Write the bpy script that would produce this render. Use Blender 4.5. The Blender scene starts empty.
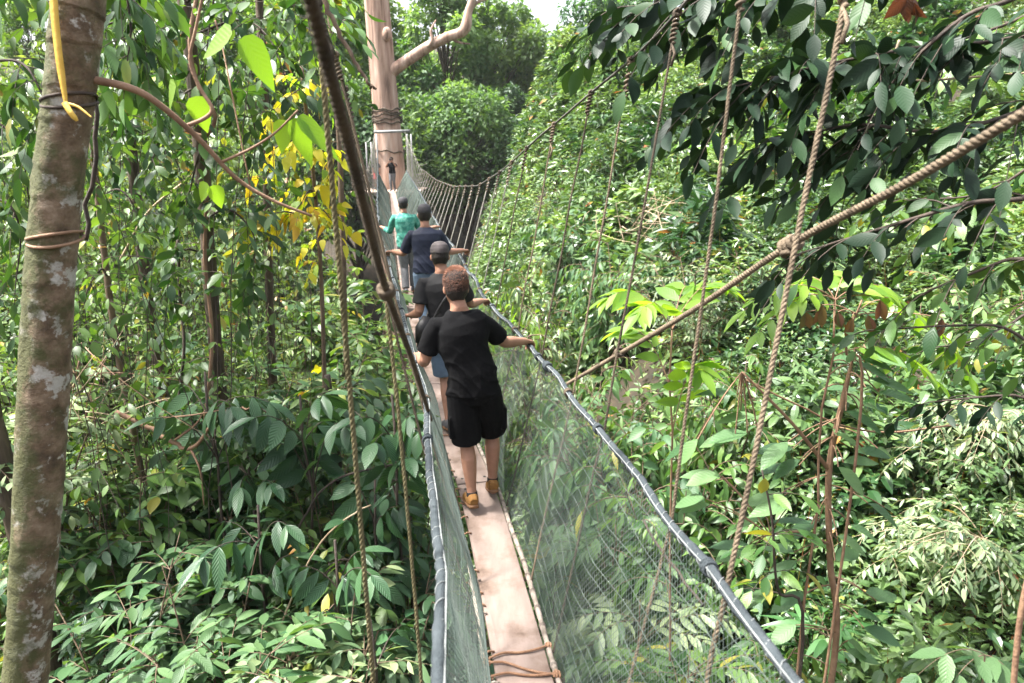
import bpy, math, random
import numpy as np
from mathutils import Vector, Matrix

# ------------------------------------------------------------------ basics
SC = bpy.context.scene
COL = SC.collection
R_ = math.radians
TH = R_(15.0)          # camera pitch below the horizon
FPX = 720.0            # focal length in pixels of the 1024 px wide frame
CF, SF = math.cos(TH), math.sin(TH)
EYE = np.array([0.0, 0.0, 0.0])


def U(px, py, y):
    """world point that lies y metres ahead of the viewer in the direction of a picture point"""
    a, b = (px - 512.0) / FPX, (341.5 - py) / FPX
    d = np.array([a, CF + b * SF, -SF + b * CF])
    return d * (y / d[1])


def nrm(v):
    v = np.asarray(v, float)
    n = np.linalg.norm(v, axis=-1, keepdims=True)
    return v / np.maximum(n, 1e-9)


# ------------------------------------------------------------------ mesh builder
class MB:
    def __init__(self):
        self.v, self.f3, self.f4, self.at, self.n = [], [], [], [], 0

    def add(self, v, f3=None, f4=None, at=None):
        v = np.asarray(v, np.float32).reshape(-1, 3)
        if f3 is not None and len(f3):
            self.f3.append(np.asarray(f3, np.int32).reshape(-1, 3) + self.n)
        if f4 is not None and len(f4):
            self.f4.append(np.asarray(f4, np.int32).reshape(-1, 4) + self.n)
        if at is None:
            at = np.zeros((len(v), 3), np.float32)
            at[:, 2] = .5
        self.v.append(v)
        self.at.append(np.asarray(at, np.float32).reshape(-1, 3))
        self.n += len(v)

    def tube(self, path, rad, sides=6, cap=True, at=.5, phase=0.0):
        p = np.asarray(path, float)
        n = len(p)
        r = np.full(n, rad, float) if np.isscalar(rad) else np.asarray(rad, float)
        t = np.gradient(p, axis=0)
        t = nrm(t)
        ref = np.array([0, 0, 1.0]) if abs(t[0][2]) < .8 else np.array([1.0, 0, 0])
        a = nrm(np.cross(t[0], ref))
        A = np.zeros((n, 3))
        for i in range(n):
            a = a - t[i] * np.dot(a, t[i])
            a = a / max(np.linalg.norm(a), 1e-9)
            A[i] = a
        B = np.cross(t, A)
        ang = np.linspace(0, 2 * math.pi, sides, endpoint=False) + phase
        v = p[:, None, :] + r[:, None, None] * (np.cos(ang)[None, :, None] * A[:, None, :] + np.sin(ang)[None, :, None] * B[:, None, :])
        i = np.arange(n - 1)[:, None] * sides
        j = np.arange(sides)[None, :]
        k = (np.arange(sides)[None, :] + 1) % sides
        f4 = np.stack([i + j, i + k, i + sides + k, i + sides + j], -1).reshape(-1, 4)
        v = v.reshape(-1, 3)
        f3 = None
        if cap:
            v = np.vstack([v, p[0], p[-1]])
            c0, c1 = n * sides, n * sides + 1
            jj = np.arange(sides)
            kk = (jj + 1) % sides
            f3 = np.vstack([np.stack([np.full(sides, c0), kk, jj], -1), np.stack([np.full(sides, c1), (n - 1) * sides + jj, (n - 1) * sides + kk], -1)])
        att = np.zeros((len(v), 3))
        m = np.repeat(np.linspace(0, 1, n), sides)
        att[:len(m), 0] = m
        att[:, 2] = at
        self.add(v, f3, f4, att)

    def box(self, c, s, R=None):
        c, s = np.asarray(c, float), np.asarray(s, float) / 2
        q = np.array([[x, y, z] for x in (-1, 1) for y in (-1, 1) for z in (-1, 1)], float) * s
        if R is not None:
            q = q @ np.asarray(R).T
        self.add(q + c, None, [[0, 1, 3, 2], [4, 6, 7, 5], [0, 4, 5, 1], [2, 3, 7, 6], [0, 2, 6, 4], [1, 5, 7, 3]])

    def ball(self, c, r, R=None, seg=12, rings=8):
        th = np.linspace(0, math.pi, rings + 1)
        ph = np.linspace(0, 2 * math.pi, seg, endpoint=False)
        g = np.array([[math.sin(a) * math.cos(b), math.sin(a) * math.sin(b), math.cos(a)] for a in th[1:-1] for b in ph])
        g = np.vstack([g, [0, 0, 1], [0, 0, -1]]) * np.asarray(r, float)
        if R is not None:
            g = g @ np.asarray(R).T
        f4, f3 = [], []
        m = rings - 1
        for i in range(m - 1):
            for j in range(seg):
                k = (j + 1) % seg
                f4.append([i * seg + j, (i + 1) * seg + j, (i + 1) * seg + k, i * seg + k])
        for j in range(seg):
            k = (j + 1) % seg
            f3.append([m * seg, j, k])
            f3.append([m * seg + 1, (m - 1) * seg + k, (m - 1) * seg + j])
        self.add(g + np.asarray(c, float), f3, f4)

    def mesh(self, name, smooth=True):
        me = bpy.data.meshes.new(name)
        v = np.concatenate(self.v) if self.v else np.zeros((0, 3), np.float32)
        f3 = np.concatenate(self.f3) if self.f3 else np.zeros((0, 3), np.int32)
        f4 = np.concatenate(self.f4) if self.f4 else np.zeros((0, 4), np.int32)
        me.vertices.add(len(v))
        me.vertices.foreach_set('co', v.ravel())
        lo = np.concatenate([f3.ravel(), f4.ravel()]).astype(np.int32)
        me.loops.add(len(lo))
        me.loops.foreach_set('vertex_index', lo)
        st = np.concatenate([np.arange(len(f3)) * 3, len(f3) * 3 + np.arange(len(f4)) * 4]).astype(np.int32)
        me.polygons.add(len(st))
        me.polygons.foreach_set('loop_start', st)
        me.polygons.foreach_set('use_smooth', np.full(len(st), smooth, bool))
        me.update(calc_edges=True)
        a = me.attributes.new('lf', 'FLOAT_VECTOR', 'POINT')
        a.data.foreach_set('vector', np.concatenate(self.at).ravel())
        return me


def link(name, me, mat=None, parent=None):
    o = bpy.data.objects.new(name, me)
    COL.objects.link(o)
    if mat is not None and len(me.materials) == 0:
        me.materials.append(mat)
    if parent is not None:
        o.parent = parent
    return o


def part(name, mb, mat, parent, smooth=True, label=None):
    o = link(name, mb.mesh(name, smooth), mat, parent)
    if label:
        o['label'] = label
    return o


def tag(o, label=None, cat=None, group=None, kind=None):
    if label: o['label'] = label
    if cat: o['category'] = cat
    if group: o['group'] = group
    if kind: o['kind'] = kind
    return o


def thing(name, label, cat, loc=(0, 0, 0), rz=0.0, group=None, scale=1.0):
    o = bpy.data.objects.new(name, None)
    o.empty_display_size = .1
    COL.objects.link(o)
    o.location = [float(c) for c in loc]
    o.rotation_euler = (0, 0, rz)
    o.scale = (scale,) * 3
    return tag(o, label, cat, group)


# ------------------------------------------------------------------ materials
def new_mat(name):
    m = bpy.data.materials.new(name)
    m.use_nodes = True
    nt = m.node_tree
    for n in list(nt.nodes):
        nt.nodes.remove(n)
    out = nt.nodes.new('ShaderNodeOutputMaterial')
    return m, nt, out


def N(nt, typ, **kw):
    n = nt.nodes.new(typ)
    for k, v in kw.items():
        if k in n.inputs:
            n.inputs[k].default_value = v
        else:
            setattr(n, k, v)
    return n


def ramp(nt, stops, fac=None, interp='LINEAR'):
    r = nt.nodes.new('ShaderNodeValToRGB')
    r.color_ramp.interpolation = interp
    e = r.color_ramp.elements
    while len(e) < len(stops):
        e.new(.5)
    for el, (p, c) in zip(e, stops):
        el.position = p
        el.color = (*c, 1)
    if fac is not None:
        nt.links.new(fac, r.inputs[0])
    return r


def noise(nt, scale, detail=4.0, rough=.55, coord='Object', vec=None):
    n = N(nt, 'ShaderNodeTexNoise', Scale=scale, Detail=detail, Roughness=rough)
    if vec is None:
        tc = nt.nodes.new('ShaderNodeTexCoord')
        vec = tc.outputs[coord]
    nt.links.new(vec, n.inputs['Vector'])
    return n


def mat_surface(name, stops, scale=6, rough=.7, bump=.3, bscale=None, detail=5, stretch=None, spec=.4):
    """surface whose own colour varies through a noise ramp, with a fine bump"""
    m, nt, out = new_mat(name)
    tc = nt.nodes.new('ShaderNodeTexCoord')
    vec = tc.outputs['Object']
    if stretch:
        mp = nt.nodes.new('ShaderNodeMapping')
        mp.inputs['Scale'].default_value = stretch
        nt.links.new(vec, mp.inputs['Vector'])
        vec = mp.outputs[0]
    n = noise(nt, scale, detail, .6, vec=vec)
    r = ramp(nt, stops, n.outputs['Fac'])
    b = N(nt, 'ShaderNodeBsdfPrincipled', Roughness=rough)
    b.inputs['Specular IOR Level'].default_value = spec
    nt.links.new(r.outputs[0], b.inputs['Base Color'])
    if bump:
        n2 = noise(nt, bscale or scale * 4, 4, .6, vec=vec)
        bp = N(nt, 'ShaderNodeBump', Strength=bump, Distance=.02)
        nt.links.new(n2.outputs['Fac'], bp.inputs['Height'])
        nt.links.new(bp.outputs[0], b.inputs['Normal'])
    nt.links.new(b.outputs[0], out.inputs[0])
    return m


def mat_leaf(name, stops, rough=.42, trans=.35, tcol=(1.5, 1.5, .5), vein=0.0, spec=.5, patch=.35, nveins=9):
    """leaf blade: colour by leaf, sheen, light passing through, raised veins"""
    m, nt, out = new_mat(name)
    at = N(nt, 'ShaderNodeAttribute', attribute_name='lf')
    sep = nt.nodes.new('ShaderNodeSeparateXYZ')
    nt.links.new(at.outputs['Vector'], sep.inputs[0])
    oi = nt.nodes.new('ShaderNodeObjectInfo')
    n = noise(nt, 1.3, 2)
    mx = N(nt, 'ShaderNodeMath', operation='MULTIPLY_ADD')
    nt.links.new(n.outputs['Fac'], mx.inputs[0])
    mx.inputs[1].default_value = patch
    mx.inputs[2].default_value = -patch * .5
    ad = N(nt, 'ShaderNodeMath', operation='ADD', use_clamp=True)
    nt.links.new(sep.outputs[2], ad.inputs[0])
    nt.links.new(mx.outputs[0], ad.inputs[1])
    r = ramp(nt, stops, ad.outputs[0])
    hv = N(nt, 'ShaderNodeHueSaturation', Saturation=1.0)
    vm = N(nt, 'ShaderNodeMath', operation='MULTIPLY_ADD')
    nt.links.new(oi.outputs['Random'], vm.inputs[0])
    vm.inputs[1].default_value = .35
    vm.inputs[2].default_value = .82
    nt.links.new(vm.outputs[0], hv.inputs['Value'])
    nt.links.new(r.outputs[0], hv.inputs['Color'])
    col = hv.outputs[0]
    b = N(nt, 'ShaderNodeBsdfPrincipled', Roughness=rough)
    b.inputs['Specular IOR Level'].default_value = spec
    nt.links.new(col, b.inputs['Base Color'])
    nb = noise(nt, 60, 2)
    h = nb.outputs['Fac']
    bp = N(nt, 'ShaderNodeBump', Strength=.15, Distance=.004)
    if vein:
        ab = N(nt, 'ShaderNodeMath', operation='ABSOLUTE')
        nt.links.new(sep.outputs[1], ab.inputs[0])
        m1 = N(nt, 'ShaderNodeMath', operation='MULTIPLY_ADD')
        nt.links.new(ab.outputs[0], m1.inputs[0])
        m1.inputs[1].default_value = -.55
        nt.links.new(sep.outputs[0], m1.inputs[2])
        m2 = N(nt, 'ShaderNodeMath', operation='MULTIPLY')
        nt.links.new(m1.outputs[0], m2.inputs[0])
        m2.inputs[1].default_value = nveins * 2 * math.pi
        sn = N(nt, 'ShaderNodeMath', operation='COSINE')
        nt.links.new(m2.outputs[0], sn.inputs[0])
        h = sn.outputs[0]
        bp.inputs['Strength'].default_value = vein
        bp.inputs['Distance'].default_value = .004
    nt.links.new(h, bp.inputs['Height'])
    nt.links.new(bp.outputs[0], b.inputs['Normal'])
    tr = nt.nodes.new('ShaderNodeBsdfTranslucent')
    mc = N(nt, 'ShaderNodeMix', data_type='RGBA', blend_type='MULTIPLY')
    mc.inputs[0].default_value = 1
    nt.links.new(col, mc.inputs[6])
    mc.inputs[7].default_value = (*tcol, 1)
    nt.links.new(mc.outputs[2], tr.inputs['Color'])
    ms = N(nt, 'ShaderNodeMixShader')
    ms.inputs[0].default_value = trans
    nt.links.new(b.outputs[0], ms.inputs[1])
    nt.links.new(tr.outputs[0], ms.inputs[2])
    nt.links.new(ms.outputs[0], out.inputs[0])
    return m


def green(d, l, extra=()):
    return [(0, d), (.55, tuple((a + b) / 2 for a, b in zip(d, l))), (.9, l)] + list(extra)


M = {}
YB = [(.955, (.20, .19, .03)), (.985, (.28, .14, .03)), (1, (.22, .085, .03))]
M['slope'] = mat_leaf('slope_leaf', green((.014, .050, .013), (.165, .25, .085), YB), rough=.36, trans=.30, patch=.5, spec=.55)
M['leftslope'] = mat_leaf('left_slope_leaf', green((.022, .064, .016), (.20, .28, .085), YB), rough=.38, trans=.36, patch=.45, spec=.4)
M['dark'] = mat_leaf('dark_shaded_leaf', green((.005, .016, .008), (.018, .042, .018), [(1, (.04, .09, .025))]), rough=.5, trans=.14, vein=.10, spec=.22)  # very dark green, with shade from the canopy above put into the colour
M['leftdark'] = mat_leaf('mid_dark_leaf', green((.016, .052, .014), (.08, .155, .038), [(.97, (.11, .17, .03)), (1, (.2, .16, .03))]), rough=.42, trans=.3, vein=.12, spec=.4)  # mid dark green leaves, a few of them yellowed
M['thicket'] = mat_leaf('thicket_leaf', green((.013, .042, .012), (.11, .185, .042), [(.965, (.16, .19, .03)), (1, (.24, .13, .03))]), rough=.42, trans=.35, spec=.4, patch=.5)
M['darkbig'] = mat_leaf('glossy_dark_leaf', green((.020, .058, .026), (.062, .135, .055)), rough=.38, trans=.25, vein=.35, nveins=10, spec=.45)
M['mid'] = mat_leaf('mid_leaf', green((.020, .064, .015), (.105, .185, .042), YB[:1]), rough=.42, trans=.36, vein=.15, spec=.42)
M['pale'] = mat_leaf('pale_leaf', green((.035, .088, .036), (.115, .20, .08)), rough=.46, trans=.35, vein=.2, spec=.32)
M['sage'] = mat_leaf('sage_leaf', green((.065, .12, .055), (.24, .30, .15)), rough=.45, trans=.3, vein=.15)
M['lime'] = mat_leaf('lime_leaf', green((.09, .19, .02), (.20, .32, .04)), rough=.45, trans=.55, vein=.15)
M['yellow'] = mat_leaf('yellow_leaf', [(0, (.14, .24, .02)), (.35, (.42, .42, .03)), (.8, (.62, .52, .04)), (1, (.42, .24, .03))], rough=.5, trans=.45, vein=.2)
M['brownleaf'] = mat_leaf('withered_leaf', [(0, (.06, .09, .02)), (.35, (.17, .10, .025)), (.7, (.12, .05, .022)), (1, (.055, .026, .016))], rough=.6, trans=.3, vein=.3, tcol=(1.3, .9, .6))
M['far'] = mat_leaf('far_crown_leaf', green((.035, .10, .030), (.15, .24, .085)), rough=.5, trans=.5, patch=.5)
M['fardark'] = mat_leaf('far_dark_crown_leaf', green((.020, .065, .030), (.09, .16, .065)), rough=.5, trans=.45, patch=.5)
M['farpale'] = mat_leaf('far_pale_crown_leaf', green((.06, .14, .040), (.19, .29, .095)), rough=.5, trans=.55, patch=.5)
M['strap'] = mat_leaf('strap_leaf', green((.04, .12, .035), (.10, .22, .08)), rough=.35, trans=.35, vein=.0)

M['twig'] = mat_surface('twig', [(.3, (.07, .045, .03)), (.7, (.16, .11, .07))], 8, .8, .4)
M['twigred'] = mat_surface('reddish_twig', [(.3, (.14, .075, .045)), (.7, (.27, .165, .10))], 8, .75, .4)
M['twigdark'] = mat_surface('dark_twig', [(.3, (.02, .015, .012)), (.7, (.06, .042, .03))], 8, .8, .4)
M['deadtwig'] = mat_surface('dead_twig', [(.3, (.24, .17, .10)), (.7, (.42, .34, .23))], 5, .85, .3)
M['bark'] = mat_surface('forest_bark', [(.3, (.025, .018, .012)), (.7, (.10, .072, .046))], 4, .85, .6, stretch=(3, 3, .6))
M['soil'] = mat_surface('leaf_litter', [(.3, (.012, .010, .006)), (.55, (.03, .022, .012)), (.75, (.06, .042, .022))], 3, .95, .6, 14)
M['rope'] = mat_surface('manila_rope', [(.3, (.07, .051, .031)), (.7, (.16, .12, .078))], 9, .85, .5, 90)
M['ropedark'] = mat_surface('weathered_rope', [(.3, (.03, .022, .014)), (.7, (.095, .07, .046))], 9, .9, .5, 70)
M['ropemoss'] = mat_surface('mossy_rope', [(.3, (.065, .056, .022)), (.7, (.14, .115, .055))], 9, .9, .5, 70)
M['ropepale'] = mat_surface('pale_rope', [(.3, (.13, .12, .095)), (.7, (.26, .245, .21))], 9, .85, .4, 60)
M['edgerope'] = mat_surface('dirty_edge_rope', [(.25, (.10, .08, .06)), (.5, (.24, .20, .165)), (.75, (.36, .325, .28))], 14, .9, .5, 60)
M['lash'] = mat_surface('orange_lashing', [(.3, (.17, .085, .045)), (.7, (.30, .175, .105))], 12, .85, .5, 60)
M['steel'] = mat_surface('steel_cable', [(.3, (.03, .028, .025)), (.7, (.10, .09, .075))], 12, .6, .3)
M['sleeve'] = mat_surface('rail_sleeve', [(.3, (.024, .030, .033)), (.7, (.066, .077, .083))], 7, .95, .6, 120, spec=.1)
M['twine'] = mat_surface('white_twine', [(.3, (.09, .10, .10)), (.7, (.21, .22, .215))], 20, .85, .3)
M['net'] = mat_surface('net_thread', [(.3, (.055, .075, .065)), (.7, (.115, .135, .12))], 3, 1.0, 0, spec=.05)
M['plat'] = mat_surface('platform_timber', [(.3, (.30, .22, .17)), (.7, (.46, .36, .29))], 5, .8, .3)
M['alu'] = mat_surface('grey_metal', [(.3, (.13, .13, .127)), (.7, (.22, .22, .215))], 5, .5, .1)


def mat_plank():
    m, nt, out = new_mat('worn_plank')
    tc = nt.nodes.new('ShaderNodeTexCoord')
    mp = nt.nodes.new('ShaderNodeMapping')
    mp.inputs['Scale'].default_value = (6, 1.3, 4)
    nt.links.new(tc.outputs['Object'], mp.inputs[0])
    n1 = noise(nt, 2.5, 6, .65, vec=mp.outputs[0])
    r1 = ramp(nt, [(.2, (.175, .132, .11)), (.5, (.225, .173, .147)), (.8, (.27, .21, .18))], n1.outputs['Fac'])
    n2 = noise(nt, 3.2, 5, .6)
    r2 = ramp(nt, [(.48, (1, 1, 1)), (.60, (.74, .70, .66)), (.69, (.42, .37, .32))], n2.outputs['Fac'])
    mx = N(nt, 'ShaderNodeMix', data_type='RGBA', blend_type='MULTIPLY')
    mx.inputs[0].default_value = 1
    nt.links.new(r1.outputs[0], mx.inputs[6])
    nt.links.new(r2.outputs[0], mx.inputs[7])
    b = N(nt, 'ShaderNodeBsdfPrincipled', Roughness=.9)
    b.inputs['Specular IOR Level'].default_value = .15
    nt.links.new(mx.outputs[2], b.inputs['Base Color'])
    bp = N(nt, 'ShaderNodeBump', Strength=.25, Distance=.005)
    nt.links.new(n1.outputs['Fac'], bp.inputs['Height'])
    nt.links.new(bp.outputs[0], b.inputs['Normal'])
    nt.links.new(b.outputs[0], out.inputs[0])
    return m


M['plank'] = mat_plank()


def mat_near_bark():
    """mottled grey brown bark with moss on one flank, pale lichen and ring scars"""
    m, nt, out = new_mat('mottled_bark')
    tc = nt.nodes.new('ShaderNodeTexCoord')
    n1 = noise(nt, 9, 6, .65)
    r1 = ramp(nt, [(.28, (.032, .02, .011)), (.45, (.115, .074, .042)), (.58, (.20, .14, .09)), (.75, (.34, .275, .20))], n1.outputs['Fac'])
    # lichen
    n2 = noise(nt, 7.5, 7, .68)
    r2 = ramp(nt, [(.535, (0, 0, 0)), (.58, (1, 1, 1))], n2.outputs['Fac'])
    sep = nt.nodes.new('ShaderNodeSeparateXYZ')
    nt.links.new(tc.outputs['Object'], sep.inputs[0])
    mx = N(nt, 'ShaderNodeMix', data_type='RGBA')
    nt.links.new(r2.outputs[0], mx.inputs[0])
    nt.links.new(r1.outputs[0], mx.inputs[6])
    mx.inputs[7].default_value = (.40, .38, .34, 1)
    # moss on the lower left flank
    n3 = noise(nt, 5, 6, .7)
    mm = N(nt, 'ShaderNodeMath', operation='MULTIPLY_ADD')
    at = N(nt, 'ShaderNodeAttribute', attribute_name='lf')
    sp2 = nt.nodes.new('ShaderNodeSeparateXYZ')
    nt.links.new(at.outputs['Vector'], sp2.inputs[0])
    nt.links.new(sp2.outputs[2], mm.inputs[0])
    mm.inputs[1].default_value = .55
    nt.links.new(n3.outputs['Fac'], mm.inputs[2])
    r3 = ramp(nt, [(.50, (0, 0, 0)), (.66, (.95, .95, .95))], mm.outputs[0])
    mx2 = N(nt, 'ShaderNodeMix', data_type='RGBA')
    nt.links.new(r3.outputs[0], mx2.inputs[0])
    nt.links.new(mx.outputs[2], mx2.inputs[6])
    mx2.inputs[7].default_value = (.055, .060, .015, 1)
    b = N(nt, 'ShaderNodeBsdfPrincipled', Roughness=.85)
    nt.links.new(mx2.outputs[2], b.inputs['Base Color'])
    n4 = noise(nt, 28, 6, .7)
    bp = N(nt, 'ShaderNodeBump', Strength=1.0, Distance=.02)
    nt.links.new(n4.outputs['Fac'], bp.inputs['Height'])
    nt.links.new(bp.outputs[0], b.inputs['Normal'])
    nt.links.new(b.outputs[0], out.inputs[0])
    return m


M['nearbark'] = mat_near_bark()
M['fartrunk'] = mat_surface('smooth_tan_bark', [(.32, (.10, .06, .042)), (.44, (.26, .165, .12)), (.56, (.36, .25, .195)), (.70, (.47, .37, .30))], 1.5, .9, 1.0, 6, stretch=(2.6, 2.6, .22), detail=8)


def mat_plain(name, c, rough=.8, var=.25, scale=25, bump=.25, bscale=60, sheen=0):
    lo = tuple(x * (1 - var) for x in c)
    hi = tuple(min(1, x * (1 + var)) for x in c)
    m = mat_surface(name, [(.3, lo), (.7, hi)], scale, rough, bump, bscale, spec=.3 if rough < .9 else .08)
    return m


M['skin'] = mat_plain('skin', (.25, .13, .085), .55, .12, 14, .05)
M['black'] = mat_plain('black_cotton', (.0055, .0055, .006), .95, .25, 8, .35, 9)
M['blackshorts'] = mat_plain('black_canvas', (.0045, .0045, .005), .95, .2, 8, .4, 12)
M['grey'] = mat_plain('charcoal_cotton', (.011, .0105, .011), .85, .25, 8, .3, 10)
M['navy'] = mat_plain('navy_cotton', (.011, .015, .032), .7, .25, 6, .35, 9)
M['teal'] = mat_surface('teal_print', [(.3, (.012, .10, .075)), (.5, (.03, .19, .14)), (.65, (.12, .32, .25)), (.8, (.02, .13, .11))], 14, .8, .2)
M['denim'] = mat_plain('faded_denim', (.08, .115, .165), .8, .3, 9, .3, 30)
M['capdark'] = mat_plain('dark_cap_cloth', (.028, .027, .030), .8, .3, 14, .3, 60)
M['capgrey'] = mat_plain('grey_cap_cloth', (.05, .042, .042), .85, .35, 14, .3, 60)
M['shoe'] = mat_plain('tan_suede', (.17, .082, .022), .85, .2, 18, .3, 60)
M['sole'] = mat_plain('brown_sole', (.13, .065, .03), .7, .2)
M['sock'] = mat_plain('dark_sock', (.015, .015, .016), .9, .2)
M['greyshoe'] = mat_plain('grey_shoe', (.08, .08, .085), .7, .2)
M['pants'] = mat_plain('grey_trousers', (.11, .11, .115), .8, .25)
M['red'] = mat_plain('red_cloth', (.42, .03, .04), .8, .2)
M['leather'] = mat_plain('black_leather', (.010, .009, .009), .4, .3)
M['eye'] = mat_plain('eye', (.04, .03, .025), .2, .1, 10, 0)
M['hairdark'] = mat_plain('dark_hair', (.014, .010, .008), .6, .4, 40, .5, 120)
M['yellowstrap'] = mat_surface('yellow_strap', [(.3, (.48, .27, .03)), (.7, (.68, .46, .09))], 10, .6, .2)


def mat_hair():
    m, nt, out = new_mat('coppery_hair')
    tc = nt.nodes.new('ShaderNodeTexCoord')
    sep = nt.nodes.new('ShaderNodeSeparateXYZ')
    nt.links.new(tc.outputs['Object'], sep.inputs[0])
    mr = N(nt, 'ShaderNodeMapRange')
    mr.inputs[1].default_value = 1.57
    mr.inputs[2].default_value = 1.75
    nt.links.new(sep.outputs[2], mr.inputs[0])
    n = noise(nt, 45, 3)
    ad = N(nt, 'ShaderNodeMath', operation='MULTIPLY_ADD')
    nt.links.new(n.outputs['Fac'], ad.inputs[0])
    ad.inputs[1].default_value = .7
    ad.inputs[2].default_value = -.35
    a2 = N(nt, 'ShaderNodeMath', operation='ADD', use_clamp=True)
    nt.links.new(mr.outputs[0], a2.inputs[0])
    nt.links.new(ad.outputs[0], a2.inputs[1])
    r = ramp(nt, [(.1, (.012, .007, .005)), (.42, (.08, .032, .017)), (1, (.20, .078, .038))], a2.outputs[0])
    b = N(nt, 'ShaderNodeBsdfPrincipled', Roughness=.5)
    nt.links.new(r.outputs[0], b.inputs['Base Color'])
    nt.links.new(b.outputs[0], out.inputs[0])
    return m


M['hair'] = mat_hair()

# ------------------------------------------------------------------ the line of the bridge
_Y = np.arange(-3, 46, .05)


def _table(pts, w=24):
    a = np.array(pts, float)
    v = np.interp(_Y, a[:, 0], a[:, 1])
    # continue the end slopes so that smoothing keeps them
    for e, i, j in ((0, 0, 1), (1, -1, -2)):
        s = (a[j, 1] - a[i, 1]) / (a[j, 0] - a[i, 0])
        m = _Y < a[0, 0] if e == 0 else _Y > a[-1, 0]
        v[m] = a[i, 1] + s * (_Y[m] - a[i, 0])
    k = np.ones(w) / w
    return np.convolve(np.pad(v, w, 'reflect', reflect_type='odd'), k, 'same')[w:-w]


T_path = _table([(-1, .5), (1.4, .27), (2.97, .07), (4.86, -.22), (6.4, -.58), (9.3, -1.15), (12.7, -1.85), (38, -6.2), (40, -6.55)])
T_deck = _table([(-1, -2.2), (1.0, -2.38), (3, -2.52), (5, -2.53), (10, -2.5), (15, -2.52), (25, -2.45), (38, -2.2), (40, -2.2)])
T_railz = _table([(0, -1.02), (1.4, -1.2), (3.15, -1.4), (5.2, -1.44), (7.1, -1.46), (10.8, -1.4), (15, -1.32), (25, -1.22), (38, -1.1)])
T_offr = _table([(0, .38), (1.4, .38), (3.15, .45), (5.2, .43), (7.1, .46), (10.8, .56), (15, .6), (25, .68), (38, .75)])
T_offl = _table([(0, .45), (1.4, .44), (3.15, .42), (5.2, .44), (7.1, .42), (10.8, .48), (15, .52), (25, .6), (38, .7)])
T_cabz = _table([(0, 1.9), (2.2, 1.15), (3.7, .63), (4.2, .52), (5, .38), (5.8, .19), (6.8, .0), (8, -.22), (10, -.5), (13, -.66), (18, -.76), (26, -.66), (39, .9)], 10)
pathx = lambda y: np.interp(y, _Y, T_path)
deckz = lambda y: np.interp(y, _Y, T_deck)
railz = lambda y: np.interp(y, _Y, T_railz)
offr = lambda y: np.interp(y, _Y, T_offr)
offl = lambda y: np.interp(y, _Y, T_offl)
cabz = lambda y: np.interp(y, _Y, T_cabz)
caboff = lambda y: np.interp(y, [0, 3.7, 6, 10, 18, 26, 39], [1.0, .86, .8, .84, .92, .9, .75])


# ------------------------------------------------------------------ terrain
def smooth(a, b, x):
    t = np.clip((x - a) / (b - a), 0, 1)
    return t * t * (3 - 2 * t)


def ground(x, y):
    x, y = np.asarray(x, float), np.asarray(y, float)
    p = np.where(y < 40, pathx(np.clip(y, -3, 40)), -6.55 - .17 * (y - 40))
    dx = x - p
    yy = np.clip(y, -20, 42)
    xr = np.clip(x, -10, 26)
    gr = -7.0 + .22 * yy + .15 * xr + .05 * np.maximum(0, yy - 18) ** 1.25
    gl = -6.4 + .22 * yy + .04 * np.clip(-dx, 0, 30)
    gg = -7.6 - .12 * np.clip(y, -20, 40)
    sr = smooth(.3, 4.2 + .13 * yy, dx)
    sl = smooth(.6, 5 + .08 * yy, -dx)
    z = gg + sr * (gr - gg) + sl * (gl - gg)
    far = np.clip(y - 44, 0, 200)
    z = z * (1 - smooth(38, 55, y)) + smooth(38, 55, y) * (-11 + .32 * far)
    z = z + .25 * np.sin(x * .7 + 1.3) * np.cos(y * .55) + .12 * np.sin(x * 2.1 + y * 1.7)
    return z


def build_ground():
    xs = np.concatenate([np.linspace(-400, -42, 14), np.linspace(-40, 40, 131), np.linspace(42, 400, 14)])
    ys = np.concatenate([np.linspace(-200, -12, 8), np.linspace(-10, 70, 131), np.linspace(72, 500, 16)])
    X, Y = np.meshgrid(xs, ys)
    Z = ground(X, np.minimum(Y, 130))
    v = np.stack([X, Y, Z], -1).reshape(-1, 3)
    nx, ny = len(xs), len(ys)
    i, j = np.meshgrid(np.arange(nx - 1), np.arange(ny - 1))
    a = (j * nx + i).ravel()
    mb = MB()
    mb.add(v, None, np.stack([a, a + 1, a + nx + 1, a + nx], -1))
    o = link('forest_floor', mb.mesh('forest_floor'), M['soil'])
    tag(o, kind='structure')


build_ground()

# ------------------------------------------------------------------ leaves
def template(stations, fold=.12):
    """(u, half width) stations between base and tip; returns verts (u, v, h) and faces"""
    v = [(0, 0, 0)]
    for u, w in stations:
        v += [(u, 0, 0), (u, -w, fold * w), (u, w, fold * w)]
    v.append((1, 0, 0))
    f3, f4 = [], []
    f3 += [(0, 1, 2), (0, 3, 1)]
    k = len(stations)
    for i in range(k - 1):
        a, b = 1 + 3 * i, 4 + 3 * i
        f4 += [(a, b, b + 1, a + 1), (a, a + 2, b + 2, b)]
    a, t = 1 + 3 * (k - 1), 3 * k + 1
    f3 += [(a, t, a + 1), (a, a + 2, t)]
    return np.array(v, float), np.array(f3), np.array(f4).reshape(-1, 4)


T_LO = (np.array([(0, 0, 0), (.45, -.5, .07), (1, 0, 0), (.45, .5, .07)], float), np.array([(0, 2, 1), (0, 3, 2)]), np.zeros((0, 4), int))
T_MID = template([(.28, .40), (.62, .44)], .25)
T_OVAL = template([(.12, .30), (.35, .5), (.62, .46), (.86, .22)], .2)
T_HI = template([(.1, .20), (.28, .43), (.5, .5), (.72, .40), (.9, .15)], .22)
T_LONG = template([(.1, .28), (.35, .5), (.65, .42), (.88, .16)], .25)
T_HEART = template([(.03, .30), (.18, .50), (.42, .46), (.7, .27), (.9, .09)], .18)


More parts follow.
